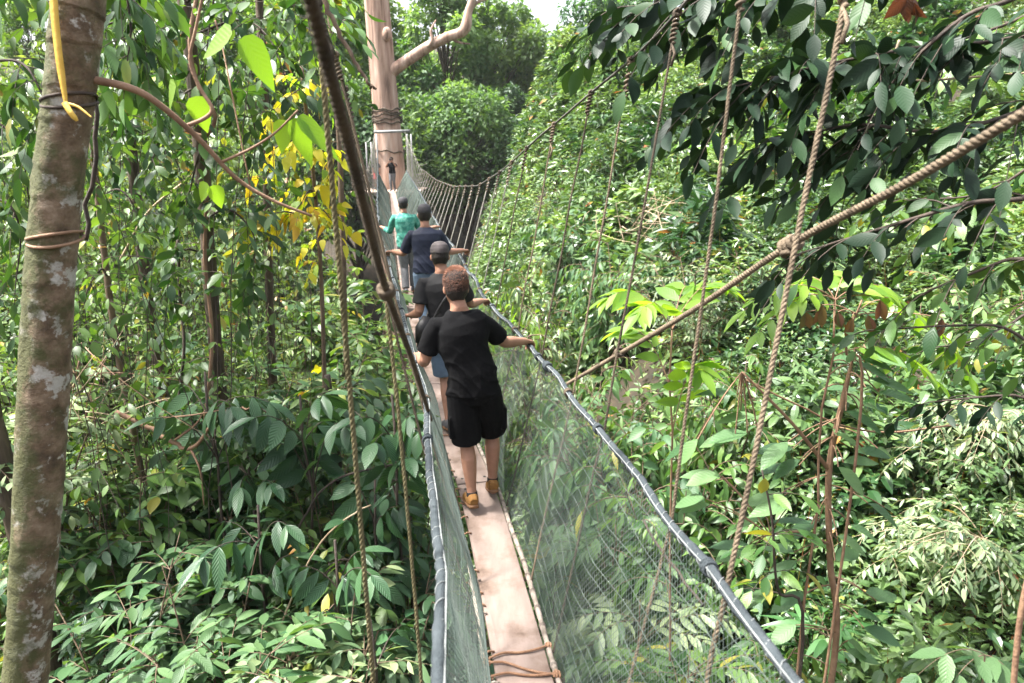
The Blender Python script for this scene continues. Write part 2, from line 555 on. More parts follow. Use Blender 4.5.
def leaves(mb, P, D, Nn, L, W, tm, rnd, droop=.15, twist=0.0, seed=0):
    P, D = np.asarray(P, float), nrm(D)
    n = len(P)
    if n == 0:
        return
    L = np.broadcast_to(np.asarray(L, float), (n,))
    W = np.broadcast_to(np.asarray(W, float), (n,))
    dr = np.broadcast_to(np.asarray(droop, float), (n,))
    S = np.cross(D, Nn)
    bad = np.linalg.norm(S, axis=1) < 1e-3
    S[bad] = np.cross(D[bad], np.array([.3, .9, .1]))
    S = nrm(S)
    Nn = np.cross(S, D)
    tv, f3, f4 = tm
    u, v, h = tv[:, 0], tv[:, 1], tv[:, 2]
    lift = h[None, :] * W[:, None] - dr[:, None] * (u[None, :] ** 2) * L[:, None]
    V = (P[:, None, :] + D[:, None, :] * (u[None, :, None] * L[:, None, None]) + S[:, None, :] * (v[None, :, None] * W[:, None, None]) + Nn[:, None, :] * lift[:, :, None])
    k = len(tv)
    off = (np.arange(n) * k)[:, None, None]
    at = np.zeros((n, k, 3))
    at[:, :, 0] = u
    at[:, :, 1] = v
    at[:, :, 2] = np.asarray(rnd).reshape(-1, 1) if not np.isscalar(rnd) else rnd
    mb.add(V.reshape(-1, 3), (f3[None] + off).reshape(-1, 3), (f4[None] + off).reshape(-1, 4) if len(f4) else None, at.reshape(-1, 3))


def bez(p0, p1, p2, n):
    t = np.linspace(0, 1, n)[:, None]
    p0, p1, p2 = (np.asarray(p, float) for p in (p0, p1, p2))
    return (1 - t) ** 2 * p0 + 2 * t * (1 - t) * p1 + t * t * p2


def spline(pts, n):
    p = np.asarray(pts, float)
    q = np.vstack([2 * p[0] - p[1], p, 2 * p[-1] - p[-2]])
    m = len(p) - 1
    out = []
    for s in np.linspace(0, m, n):
        i = min(int(s), m - 1)
        t = s - i
        a, b, c, d = q[i], q[i + 1], q[i + 2], q[i + 3]
        out.append(.5 * (2 * b + (c - a) * t + (2 * a - 5 * b + 4 * c - d) * t * t + (3 * b - a - 3 * c + d) * t ** 3))
    return np.array(out)


UPV = np.array([0, 0, 1.0])


def twig(st, lb, p0, d, length, nl, L, W, rng, droop=.2, sag=.25, tm=T_MID, rad=.003, hang=.15, pair=False, tip=True, rlo=0., rhi=1., flat=.35, start=.12):
    """a thin twig with leaves set alternately (or in pairs) along it"""
    d = nrm(d)
    p0 = np.asarray(p0, float)
    path = bez(p0, p0 + d * length * .55 + UPV * length * .06, p0 + d * length - UPV * sag * length, 6)
    st.tube(path, np.linspace(rad, rad * .4, 6), 4, False)
    t = np.linspace(start, 1, nl)
    if pair:
        t = np.repeat(np.linspace(start, 1, max(nl // 2, 1)), 2)
        nl = len(t)
    pos = np.stack([np.interp(t, np.linspace(0, 1, 6), path[:, k]) for k in range(3)], -1)
    tan = nrm(np.gradient(path, axis=0))
    tg = nrm(np.stack([np.interp(t, np.linspace(0, 1, 6), tan[:, k]) for k in range(3)], -1))
    side = nrm(np.cross(tg, UPV) + 1e-6)
    sg = np.where(np.arange(nl) % 2 == 0, 1., -1.)[:, None]
    J = rng.normal(0, 1, (nl, 3))
    ax = tg * (.55 + .25 * rng.random((nl, 1))) + side * sg * .85 - UPV * hang + J * .28
    if tip:
        ax[-1] = tg[-1] - UPV * hang * .5
    nn = UPV + J[:, [1, 2, 0]] * flat - tg * .1
    sc = rng.uniform(.45, 1.15, nl) * (1 - .25 * np.abs(t - .5))
    leaves(lb, pos, ax, nn, L * sc, W * sc * rng.uniform(.85, 1.15, nl), tm, rng.uniform(rlo, rhi, nl), droop * rng.uniform(.4, 1.6, nl))


def shrub_meshes(seed, H=1.2, spread=.8, nst=7, ntw=9, nlf=9, L=.14, W=.055, tm=T_MID, droop=.2, sag=.2, hang=.2, twl=.45, rad=.012, lo=.2, pair=False, rlo=0., rhi=.95, flat=.35, lean=(0, 0)):
    rng = np.random.default_rng(seed)
    st, lb = MB(), MB()
    for s in range(nst):
        a = 2 * math.pi * (s + rng.uniform(-.3, .3)) / nst
        out = np.array([math.cos(a), math.sin(a), 0])
        h = H * rng.uniform(.7, 1.0)
        sp = spread * rng.uniform(.35, 1.0)
        b = out * .06
        e = out * sp + UPV * h + np.array([lean[0], lean[1], 0]) * h
        path = bez(b, b + UPV * h * .6 + out * sp * .2, e, 8)
        st.tube(path, np.linspace(rad, rad * .35, 8), 5, False)
        for k in range(ntw):
            t = rng.uniform(lo, 1)
            p = np.array([np.interp(t, np.linspace(0, 1, 8), path[:, q]) for q in range(3)])
            aa = rng.uniform(0, 2 * math.pi)
            d = np.array([math.cos(aa), math.sin(aa), 0]) + out * .5 + UPV * rng.uniform(.0, .8)
            twig(st, lb, p, d, twl * rng.uniform(.6, 1.2), nlf, L, W, rng, droop, sag, tm, rad * .35, hang, pair, True, rlo, rhi, flat)
    return st.mesh('stem'), lb.mesh('foliage')


def pinnate(st, lb, p0, d, length, npair, L, W, rng, sag=.45, droop=.15, hang=.35, tm=T_LONG, rad=.005, rlo=0., rhi=1., rise=.25):
    """a compound leaf: an arching midstalk with paired leaflets"""
    d = nrm(d)
    p0 = np.asarray(p0, float)
    n = 9
    path = bez(p0, p0 + d * length * .5 + UPV * length * rise, p0 + d * length - UPV * sag * length, n)
    st.tube(path, np.linspace(rad, rad * .35, n), 5, False)
    t = np.repeat(np.linspace(.22, 1, npair), 2)
    g = np.linspace(0, 1, n)
    pos = np.stack([np.interp(t, g, path[:, k]) for k in range(3)], -1)
    tan = nrm(np.gradient(path, axis=0))
    tg = nrm(np.stack([np.interp(t, g, tan[:, k]) for k in range(3)], -1))
    side = nrm(np.cross(tg, UPV) + 1e-6)
    m = len(t)
    sg = np.where(np.arange(m) % 2 == 0, 1., -1.)[:, None]
    J = rng.normal(0, 1, (m, 3))
    ax = side * sg * .85 + tg * (.45 + .35 * t[:, None]) - UPV * hang * rng.uniform(.5, 1.3, (m, 1)) + J * .1
    nn = np.cross(side, tg) * 1.0 + side * sg * .35 + J * .22
    nn = np.where((nn[:, 2:3] < 0), -nn, nn)
    sc = (.75 + .4 * np.sin(t * math.pi)) * rng.uniform(.85, 1.1, m)
    leaves(lb, pos, ax, nn, L * sc, W * sc, tm, rng.uniform(rlo, rhi, m), droop * rng.uniform(.5, 1.6, m))
    leaves(lb, path[-1:], tan[-1:], UPV[None], [L], [W], tm, rng.uniform(rlo, rhi, 1), droop)


def plant(name, label, cat, loc, st, lb, smat, lmat, rz=0., scale=1., group=None, names=('stem', 'foliage')):
    root = thing(name, label, cat, loc, rz, group, scale)
    if st is not None:
        link(names[0], st if isinstance(st, bpy.types.Mesh) else st.mesh(names[0]), smat, root)
    link(names[1], lb if isinstance(lb, bpy.types.Mesh) else lb.mesh(names[1]), lmat, root)
    return root


def gpt(px, py, y):
    """ground point under a picture point at distance y"""
    p = U(px, py, y)
    return np.array([p[0], p[1], float(ground(p[0], p[1]))])


# ------------------------------------------------------------------ undergrowth (nobody could count it)
def undergrowth(name, label, n, seed, sampler, L=(.11, .34), asp=.42, nl=8, mat='slope', per=70, hmax=1.9, spr=.2):
    """leafy mounds of many plants grown into one another; n leaf sprays in all"""
    rng = np.random.default_rng(seed)
    m = n // per
    mx, my = sampler(rng, m)
    m = len(mx)
    mR = rng.uniform(.35, 1.0, m) * (1 + my * .012)
    mH = rng.uniform(.15, 1.0, m) ** 1.6 * hmax + .1
    mcol = np.clip(rng.normal(.40, .30, m), 0, .9)
    msz = rng.uniform(0, 1, m)
    masp = asp * rng.uniform(.6, 1.5, m)
    w = mR ** 2 * (.5 + mH) * (.35 + 5.0 / np.maximum(my, 3))
    idx = rng.choice(m, n, p=w / w.sum())
    d = nrm(rng.normal(0, 1, (n, 3)) * [1, 1, .9] + UPV * .45)
    d[:, 2] = np.abs(d[:, 2])
    rr = mR[idx] * (.55 + .5 * rng.random(n) ** .5)
    x = mx[idx] + d[:, 0] * rr
    y = my[idx] + d[:, 1] * rr
    z = ground(x, y) + .05 + d[:, 2] * mH[idx] * (.6 + .5 * rng.random(n) ** .5) + (rng.random(n) < .08) * rng.uniform(0, .5, n)
    C = np.stack([x, y, z], -1)
    k = nl
    ang = rng.uniform(0, 2 * math.pi, (n, k))
    el = rng.uniform(-.45, .7, (n, k))
    D = np.stack([np.cos(ang) * np.cos(el), np.sin(ang) * np.cos(el), np.sin(el)], -1) + d[:, None, :] * .35
    base = C[:, None, :] + D * rng.uniform(.0, spr, (n, k, 1)) - UPV * rng.uniform(0, .2, (n, k, 1))
    D2 = D - UPV * .4 + rng.normal(0, .25, (n, k, 3))
    Nn = UPV * 1.0 + rng.normal(0, .4, (n, k, 3)) + D * .25
    size = (L[0] + (L[1] - L[0]) * msz[idx] ** 1.5)[:, None] * rng.uniform(.5, 1.15, (n, k)) * np.clip(.42 + .05 * y, .5, 1.5)[:, None]
    rnd = np.clip(mcol[idx][:, None] + rng.normal(0, .10, (n, 1)) + rng.normal(0, .10, (n, k)), 0, .87)
    odd = rng.random((n, k)) < .014
    rnd = np.where(odd, rng.uniform(.95, 1, (n, k)), rnd)
    mb = MB()
    near = np.broadcast_to((y < 9)[:, None], (n, k)).ravel()
    ww = size * masp[idx][:, None] * rng.uniform(.85, 1.15, (n, k))
    sort = np.broadcast_to(rng.integers(0, 3, m)[idx][:, None], (n, k)).ravel()
    for sel, tm in ((near & (sort == 0), T_MID), (near & (sort == 1), T_OVAL), (near & (sort == 2), T_HEART), (~near, T_LO)):
        leaves(mb, base.reshape(-1, 3)[sel], D2.reshape(-1, 3)[sel], Nn.reshape(-1, 3)[sel], size.ravel()[sel], ww.ravel()[sel], tm, rnd.ravel()[sel], .22)
    # bare stalks
    q_ = n // 5
    tops = C[:q_]
    ph = rng.normal(0, .25, (q_, 3))
    bx, by = tops[:, 0] + ph[:, 0], tops[:, 1] + ph[:, 1]
    bot = np.stack([bx, by, ground(bx, by)], -1)
    wv = np.array([.005, 0, 0])
    q = np.stack([bot - wv, bot + wv, tops + wv * .5, tops - wv * .5], 1)
    at = np.zeros((q_, 4, 3))
    at[:, :, 2] = .99
    mb.add(q.reshape(-1, 3), None, np.arange(q_ * 4).reshape(-1, 4), at.reshape(-1, 3))
    o = link(name, mb.mesh(name, False), M[mat])
    tag(o, label, 'undergrowth', kind='stuff')
    return o


def samp_right(rng, n):
    # density falls with distance so that each square of the picture gets its leaves
    y = 2.6 + 36 * rng.random(n * 3) ** 1.25
    x = rng.uniform(-6, 30, n * 3)
    p = pathx(np.clip(y, -3, 40))
    az = (x / np.maximum(y, .1))
    keep = (x - p > .7) & (az < 1.6) & (az > -.35)
    return x[keep][:n], y[keep][:n]


def samp_left(rng, n):
    y = 3.0 + 33 * rng.random(n * 3) ** 1.2
    x = rng.uniform(-34, 0, n * 3)
    p = pathx(np.clip(y, -3, 40))
    az = x / y
    keep = (x - p < -.8) & (az > -1.5) & ((y > 6.5) | (rng.random(n * 3) < .75))
    return x[keep][:n], y[keep][:n]


undergrowth('undergrowth', 'dense pale green leafy undergrowth covering the sunlit slope right of the bridge', 70000, 11, samp_right)
undergrowth('undergrowth', 'leafy green undergrowth on the forest floor left of the bridge', 46000, 12, samp_left, mat='leftslope', hmax=1.9)


# ------------------------------------------------------------------ far forest
def crown_meshes(seed, H, Rx, base_h, nl, L, trunk_r, lumps=16, squash=1.1, loose=.35):
    """an uneven crown built of many leaf clumps over a forked trunk; base of the trunk at the origin"""
    rng = np.random.default_rng(seed)
    tr, lb = MB(), MB()
    cz = (base_h + H) / 2
    rz = (H - base_h) / 2
    lean = rng.normal(0, .03, 2) * H
    tp = np.array([[0, 0, -1.5], [lean[0] * .3, lean[1] * .3, base_h * .6], [lean[0], lean[1], H * .82]])
    path = bez(*tp, 10)
    tr.tube(path, np.linspace(trunk_r, trunk_r * .3, 10), 8)
    cs, rs = [], []
    for i in range(lumps):
        t = (i + .5) / lumps
        zz = -0.95 + 1.9 * t
        rr = math.sqrt(max(0, 1 - zz * zz)) * rng.uniform(.35, 1.0)
        a = i * 2.4 + rng.uniform(-.5, .5)
        c = np.array([math.cos(a) * rr * Rx, math.sin(a) * rr * Rx, cz + zz * rz * .92])
        c[:2] += lean * .7
        cs.append(c)
        rs.append(Rx * rng.uniform(.22, .40))
        s = path[min(9, int(3 + 6 * t))]
        tr.tube(bez(s, (s + c) / 2 + UPV * .3, c, 6), np.linspace(trunk_r * .25, trunk_r * .06, 6), 5, False)
    cs, rs = np.array(cs), np.array(rs)
    w = rs ** 2
    idx = rng.choice(lumps, nl, p=w / w.sum())
    d = nrm(rng.normal(0, 1, (nl, 3)) + UPV * .35)
    # second order lumps break the outline
    sub = nrm(rng.normal(0, 1, (lumps * 9, 3)))
    dots = np.einsum('ij,ij->i', d, sub[idx * 9 + rng.integers(0, 9, nl)])
    r = rs[idx] * (.62 + .38 * np.abs(dots) + rng.normal(0, .10, nl) * loose * 2)
    P = cs[idx] + d * r[:, None] * np.array([1, 1, 1 / squash])
    D = d * .5 + rng.normal(0, .5, (nl, 3)) - UPV * .35
    Nn = d * .7 + UPV * .6 + rng.normal(0, .3, (nl, 3))
    lum = rng.random(lumps)
    rnd = np.clip(.15 + .7 * lum[idx] + rng.normal(0, .12, nl), 0, 1)
    sz = L * rng.uniform(.6, 1.25, nl)
    leaves(lb, P, D, Nn, sz, sz * .55, T_LO, rnd, .15)
    return tr.mesh('trunk'), lb.mesh('crown', False)


CR = {}
CR['round'] = crown_meshes(1, 16, 4.2, 4.5, 15000, .42, .28, 36)
CR['tall'] = crown_meshes(2, 22, 3.6, 6, 16000, .42, .30, 44)
CR['broad'] = crown_meshes(3, 15, 5.6, 5, 19000, .45, .34, 46)
CR['slim'] = crown_meshes(4, 15, 2.3, 4, 9000, .36, .18, 30)
CR['loose'] = crown_meshes(5, 18, 3.8, 9, 6500, .42, .22, 22, 1.3, .8)


def far_tree(kind, px, ytop, dist, lmat, label, group='trees of the far forest', rz=0.0, sc=None, up=0):
    st, lb = CR[kind]
    Hm = {'round': 16, 'tall': 22, 'broad': 15, 'slim': 15, 'loose': 18}[kind]
    top = U(px, ytop, dist)
    g = float(ground(top[0], top[1]))
    s = (top[2] - g) / (Hm * .98)
    me = lb
    if len(lb.materials) and lb.materials[0] != M[lmat]:
        key = (kind, lmat)
        if key not in CR:
            CR[key] = lb.copy()
            CR[key].materials.clear()
        me = CR[key]
    root = plant('forest_tree', label, 'tree', (top[0], top[1], g), st, me, M['bark'], M[lmat], rz, s, group, ('trunk', 'crown'))
    return root


FT = [
    ('tall', 440, -75, 56, 'far', 'tall leafy green tree just right of the giant tan trunk, behind its bare limb'),
    ('round', 499, 4, 60, 'farpale', 'light green rounded tree in the middle distance left of the white gap of sky'),
    ('broad', 470, 95, 50, 'far', 'dark green spreading tree at bridge level behind the right far net'),
    ('slim', 511, 85, 52, 'fardark', 'narrow dark bluish tree low in front of the far forest wall'),
    ('slim', 528, 30, 62, 'far', 'slim mid green tree whose tip stands under the white gap of sky'),
    ('slim', 552, 75, 48, 'farpale', 'slender pale tree at the foot of the gap of sky'),
    ('loose', 612, -10, 54, 'fardark', 'open crowned tree right of the gap of sky behind the rope'),
    ('round', 420, 55, 68, 'farpale', 'pale green tree seen between the giant trunk and the tall leafy tree'),
    ('round', 345, -30, 58, 'farpale', 'pale bright tree left of the giant tan trunk'),
    ('broad', 350, 85, 47, 'far', 'low green tree beside the left railing of the far platform'),
    ('tall', 300, -60, 50, 'far', 'tall green tree behind the yellowing branches left of the bridge'),
    ('round', 245, -20, 44, 'farpale', 'sunlit round tree far behind the vine covered trunk'),
    ('broad', 170, -10, 42, 'far', 'spreading green tree far behind the brown bare branch'),
    ('tall', 80, -90, 40, 'far', 'tall tree far back behind the mottled near trunk'),
    ('round', 20, 0, 36, 'farpale', 'light round tree far back at the left edge of the picture'),
    ('tall', 660, -140, 60, 'far', 'tall tree on top of the slope right of the sky gap'),
    ('broad', 740, 5, 46, 'farpale', 'pale spreading tree at the top of the sunlit slope behind the dark overhanging leaves'),
    ('round', 820, -60, 44, 'far', 'green round tree at the top of the slope behind the upper rope knot'),
    ('broad', 900, -40, 40, 'farpale', 'pale tree on the hilltop behind the withered brown leaf'),
    ('slim', 566, 52, 33, 'farpale', 'pale slender tree on the edge of the slope below the gap of sky'),
    ('loose', 588, 30, 31, 'far', 'open leafy tree on the crest of the slope behind the climbing cable'),
    ('slim', 543, 112, 36, 'far', 'small tree at the foot of the slope edge right of the far hangers'),
    ('round', 990, -60, 36, 'far', 'green tree high on the slope at the right edge of the picture'),
]
for i, (k, px, yt, di, lm, lab) in enumerate(FT):
    far_tree(k, px, yt, di, lm, lab, rz=i * 1.7)
# ------------------------------------------------------------------ plants one can tell apart
def bough(st, lb, pts, ntw, twl, nl, L, W, rng, tm=T_HI, rad=.012, hang=.5, sag=.5, droop=.25, rlo=0., rhi=1., t0=.1, pair=False, flat=.45, o=None, down=.25):
    """a long bough carrying leafy side twigs; pts in world space"""
    p = spline(pts, 30)
    if o is not None:
        p = p - o
    st.tube(p, np.linspace(rad, rad * .3, 30), 6)
    tan = nrm(np.gradient(p, axis=0))
    for k in range(ntw):
        t = t0 + (1 - t0) * (k + rng.random()) / ntw
        i = min(29, int(t * 29))
        side = nrm(np.cross(tan[i], UPV)) * (1 if k % 2 else -1)
        d = tan[i] * rng.uniform(.2, .9) + side * rng.uniform(.3, 1.) - UPV * rng.uniform(-.3, down * 2.4)
        twig(st, lb, p[i], d, twl * rng.uniform(.55, 1.25), nl, L, W, rng, droop, sag, tm, rad * .28, hang, pair, True, rlo, rhi, flat)
    twig(st, lb, p[-1], tan[-1] - UPV * .2, twl, nl, L, W, rng, droop, sag, tm, rad * .28, hang, pair, True, rlo, rhi, flat)


# --- the dark leaved tree that leans in from the right
rng = np.random.default_rng(101)
tx, ty = 4.3, 4.3
tz = float(ground(tx, ty))
o0 = np.array([tx, ty, tz])
t = thing('dark_leaved_tree', 'dark broad leaved tree whose boughs overhang the slope at the upper right', 'tree', o0)
mb = MB()
mb.tube(spline([(0, 0, -.4), (.05, 0, 1.5), (-.05, .05, 3.5), (.1, 0, 5.4), (0, .1, 7.5)], 30), np.linspace(.13, .07, 30), 12)
part('trunk', mb, M['bark'], t)
hub = lambda z: np.array([tx, ty, z])
BO = [
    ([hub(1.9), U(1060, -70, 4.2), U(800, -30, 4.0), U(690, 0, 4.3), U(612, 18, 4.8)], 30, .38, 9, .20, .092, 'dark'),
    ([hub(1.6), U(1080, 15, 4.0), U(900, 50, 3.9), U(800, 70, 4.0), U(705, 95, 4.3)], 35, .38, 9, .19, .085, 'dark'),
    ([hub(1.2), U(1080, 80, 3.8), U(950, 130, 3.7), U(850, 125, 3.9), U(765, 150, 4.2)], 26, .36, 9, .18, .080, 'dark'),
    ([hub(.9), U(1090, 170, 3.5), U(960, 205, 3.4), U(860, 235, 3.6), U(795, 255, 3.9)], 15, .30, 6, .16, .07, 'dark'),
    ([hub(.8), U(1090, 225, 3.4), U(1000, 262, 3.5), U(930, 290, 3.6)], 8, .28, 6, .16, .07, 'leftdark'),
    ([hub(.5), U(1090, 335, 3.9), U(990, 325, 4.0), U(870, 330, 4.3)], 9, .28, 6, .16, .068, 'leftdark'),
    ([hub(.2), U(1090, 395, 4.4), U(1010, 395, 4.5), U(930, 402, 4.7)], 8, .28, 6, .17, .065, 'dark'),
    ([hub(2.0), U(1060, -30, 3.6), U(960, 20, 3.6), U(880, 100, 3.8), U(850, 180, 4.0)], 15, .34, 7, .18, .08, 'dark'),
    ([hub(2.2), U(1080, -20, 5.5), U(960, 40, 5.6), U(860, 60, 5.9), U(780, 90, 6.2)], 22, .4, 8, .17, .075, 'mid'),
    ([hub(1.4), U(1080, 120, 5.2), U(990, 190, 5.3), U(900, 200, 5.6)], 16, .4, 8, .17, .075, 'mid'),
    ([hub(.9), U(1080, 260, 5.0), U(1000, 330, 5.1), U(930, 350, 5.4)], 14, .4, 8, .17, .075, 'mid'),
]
for pts, ntw, twl, nl, L, W, lm in BO:
    st, lb = MB(), MB()
    bough(st, lb, pts, ntw, twl, nl, L, W, rng, o=o0, t0=.28, rad=.016, hang=.32, flat=.6, droop=.2)
    b = part('bough', st, M['twigdark'], t)
    part('foliage', lb, M[lm], b)
lb = MB()
c = U(905, -4, 3.7) - o0
for k in range(7):
    leaves(lb, [c + rng.normal(0, .02, 3)], [[rng.normal(0, .5), -.2, -1]], [rng.normal(0, 1, 3) + [0, -1, 0]], [.12], [.06], T_HI, [.8 + .2 * rng.random()], .5)
part('withered_leaf', lb, M['brownleaf'], t, label='curled dead brown leaf cluster')

# --- right: a tree with lime fronds of paired leaflets
def fronds(name, label, cat, base, crown, lst, L, W, npair, smat, lmat, seed, rad=.016, group=None, rise=.2, sag=.4, hang=.3, tm=T_LONG, rlo=0., rhi=1., bend=(0, 0, 0), droop=.15):
    """a single stem from the ground to a crown point, bearing compound leaves that end at given places"""
    rng = np.random.default_rng(seed)
    base, crown = np.asarray(base, float), np.asarray(crown, float)
    st, lb = MB(), MB()
    p = bez(base - [0, 0, .2], (base + crown) / 2 + np.asarray(bend, float), crown, 16) - base
    p[1:-1] += rng.normal(0, .012, (14, 3))
    st.tube(p, np.linspace(rad, rad * .45, 16), 7)
    for (tgt, t) in lst:
        s = p[min(15, int(t * 15))]
        e = np.asarray(tgt, float) - base
        v = e - s
        ln = np.linalg.norm(v)
        d = v / ln + UPV * sag * .5
        pinnate(st, lb, s, d, ln * 1.12, npair, L * rng.uniform(.9, 1.1), W, rng, sag, droop, hang, tm, rad * .3, rlo, rhi, rise)
    return plant(name, label, cat, base, st, lb, smat, lmat, group=group)


c = U(672, 330, 5.3)
fronds('lime_frond_tree', 'sapling with bright lime fronds reaching left beneath the thick rope', 'sapling', gpt(715, 330, 5.4), c,
       [(U(608, 275, 5.3), 1), (U(640, 292, 5.0), 1), (U(690, 268, 5.6), 1), (U(728, 262, 5.4), 1), (U(620, 305, 5.6), .95), (U(705, 330, 5.0), .9)], .23, .085, 7, M['twigred'], M['lime'], 31, hang=.25)
c = U(835, 300, 4.8)
fronds('lime_frond_tree', 'sapling with lime fronds just below the rope knot at the right', 'sapling', gpt(850, 300, 4.9), c,
       [(U(752, 290, 4.7), 1), (U(770, 312, 4.6), 1), (U(850, 262, 5.0), 1), (U(900, 285, 4.9), 1), (U(800, 268, 5.0), 1), (U(930, 360, 4.8), .95), (U(955, 340, 5.0), 1)], .19, .068, 7, M['twigred'], M['lime'], 32, hang=.35)
rng = np.random.default_rng(33)
b0 = gpt(862, 350, 4.7)
st, lb = MB(), MB()
p = spline([b0 - [0, 0, .2], U(858, 440, 4.7), U(846, 350, 4.65), U(862, 300, 4.6)], 20) - b0
st.tube(p, np.linspace(.012, .006, 20), 6)
for (px, py) in ((822, 305), (838, 312), (852, 318), (868, 315), (880, 300), (942, 318), (806, 312)):
    e = U(px, py, 4.6) - b0
    st.tube(bez(p[-3], (p[-3] + e) / 2 + UPV * .05, e, 6), .0035, 4, False)
    for k in range(2):
        leaves(lb, [e], [[rng.normal(0, .2), -.1, -1]], [[rng.normal(0, .5), -1, .2]], [rng.uniform(.11, .16)], [.06], T_HI, [rng.random()], .1)
plant('withering_sapling', 'sapling with hanging yellow and rust brown dying leaves', 'sapling', b0, st, lb, M['twigred'], M['brownleaf'])

# --- right: broad leaved sapling with the reddish stem
rng = np.random.default_rng(41)
b0 = gpt(832, 600, 5.0)
st, lb = MB(), MB()
p = spline([b0 - [0, 0, .3], U(834, 660, 5.0), U(830, 560, 5.0), U(829, 470, 5.0), U(843, 400, 5.0), U(856, 345, 5.0)], 40) - b0
st.tube(p, np.interp(np.linspace(0, 1, 40), [0, .8, 1], [.028, .022, .006]), 9)
p2_ = spline([U(829, 470, 5.0), U(798, 430, 4.9), U(765, 395, 4.8), U(742, 372, 4.8)], 14) - b0
st.tube(p2_, np.linspace(.016, .007, 14), 6)
p3_ = spline([U(831, 545, 5.0), U(800, 532, 4.9), U(770, 535, 4.8)], 10) - b0
st.tube(p3_, np.linspace(.014, .006, 10), 6)
def broad(at, px, py, yy, L, W, dx, dz, r):
    e = U(px, py, yy) - b0
    d = np.array([dx, rng.normal(0, .3), dz])
    st.tube(bez(at, (at + e) / 2 + UPV * .06, e, 6), .005, 4, False)
    leaves(lb, [e], [d], [[rng.normal(0, .25), -.25, 1]], [L], [W], T_HI, [r], .18)
for (px, py) in ((800, 440), (835, 430), (872, 452), (805, 462), (850, 470), (880, 510), (790, 500), (815, 520), (860, 530), (850, 555), (800, 560), (865, 590), (815, 600), (850, 620), (800, 640), (858, 652), (760, 420), (735, 400), (745, 440), (755, 545), (775, 510), (730, 470), (700, 455), (720, 510), (835, 375), (868, 365), (850, 350), (878, 385), (838, 398), (865, 412), (872, 345)):
    i = int(np.clip(np.interp(py, [345, 660], [39, 8]), 0, 39))
    src = p[i] if px > 785 else (p2_[-1] if py < 460 else p3_[-1])
    s = 1 if px > 830 else -1
    for q in range(2):
        broad(src, px + rng.normal(0, 10), py + rng.normal(0, 7), 4.9 + rng.normal(0, .12), rng.uniform(.24, .34), rng.uniform(.11, .15), s * rng.uniform(.4, 1), rng.uniform(-.6, .05), rng.random())
plant('broad_leaved_sapling', 'sapling with reddish stem and big flat greyish leaves standing in the lower right', 'sapling', b0, st, lb, M['twigred'], M['pale'])
rng = np.random.default_rng(42)
b0 = gpt(800, 600, 4.4)
st, lb = MB(), MB()
p = spline([b0 - [0, 0, .2], U(802, 655, 4.4), U(778, 590, 4.4), U(772, 520, 4.4), U(762, 470, 4.4)], 24) - b0
st.tube(p, np.linspace(.014, .006, 24), 6)
for k in range(9):
    twig(st, lb, p[rng.integers(9, 24)], [rng.normal(0, 1), rng.normal(0, .6), .2], .3, 4, .22, .09, rng, .2, .25, T_HI, .004, .3)
leaves(lb, [U(765, 478, 4.35) - b0], [[-.1, 0, -1]], [[0, -1, .2]], [.12], [.075], T_HI, [1.0], .1)
plant('thin_sapling', 'thin dark stemmed sapling between the hanging rope and the reddish stem', 'sapling', b0, st, lb, M['twigdark'], M['mid'])

# --- right: clump of long strap leaves
def strap_clump(label, base, n, L, W, seed, mat='strap', h=.8, name='strap_leaf_plant', dirx=0):
    rng = np.random.default_rng(seed)
    st, lb = MB(), MB()
    for k in range(n):
        a = rng.uniform(0, 2 * math.pi)
        d = np.array([math.cos(a) + dirx, math.sin(a), rng.uniform(.3, 1.3)])
        ln = L * rng.uniform(.6, 1.15)
        top = nrm(d) * ln * .5 + UPV * h * rng.uniform(.3, 1)
        st.tube(bez((0, 0, 0), UPV * h * .5, top, 5), .006, 4, False)
        for q in range(3):
            leaves(lb, [top - nrm(d) * q * .12 * ln], [d * [1, 1, .2] + rng.normal(0, .35, 3)], [UPV + rng.normal(0, .3, 3)], [ln * rng.uniform(.7, 1)], [W], T_LONG, [rng.random()], .55)
    return plant(name, label, 'plant', base, st, lb, M['twig'], M[mat])
strap_clump('clump of long arching bright green strap leaves behind the reddish stem', gpt(830, 590, 6.0), 30, .62, .075, 51, h=1.5)
strap_clump('strap leaved clump low down at the right below the pale spreading bush', gpt(905, 650, 5.6), 18, .5, .06, 52, h=.9)

# --- right: pale spreading bushes
def spray_bush(label, base, tips, origin, L, W, seed, mat='sage', name='spreading_bush', nl=11, ntw=9):
    """long horizontal sprays that carry fine leaves"""
    rng = np.random.default_rng(seed)
    base, origin = np.asarray(base, float), np.asarray(origin, float)
    st, lb = MB(), MB()
    st.tube(bez(base - [0, 0, .2], (base + origin) / 2 + rng.normal(0, .1, 3), origin, 10) - base, np.linspace(.022, .012, 10), 7)
    for tp in tips:
        bough(st, lb, [origin, origin * .5 + np.asarray(tp) * .5 + UPV * .12, tp], ntw, .30, nl, L, W, rng, T_MID, .008, .25, .2, .15, 0, 1, .2, o=base, down=.15)
    return plant(name, label, 'bush', base, st, lb, M['deadtwig'], M[mat])
o = U(985, 540, 6.3)
spray_bush('pale bush spreading flat sprays of fine leaves at the lower right edge', gpt(985, 540, 6.4), [U(890, 520, 6.1), U(880, 560, 6.0), U(930, 500, 6.6), U(905, 545, 5.8), U(960, 560, 5.6), U(1020, 510, 6.4), U(1000, 580, 5.8), U(935, 575, 5.8), U(860, 535, 6.6)], o, .13, .042, 61)
o = U(1000, 410, 7.5)
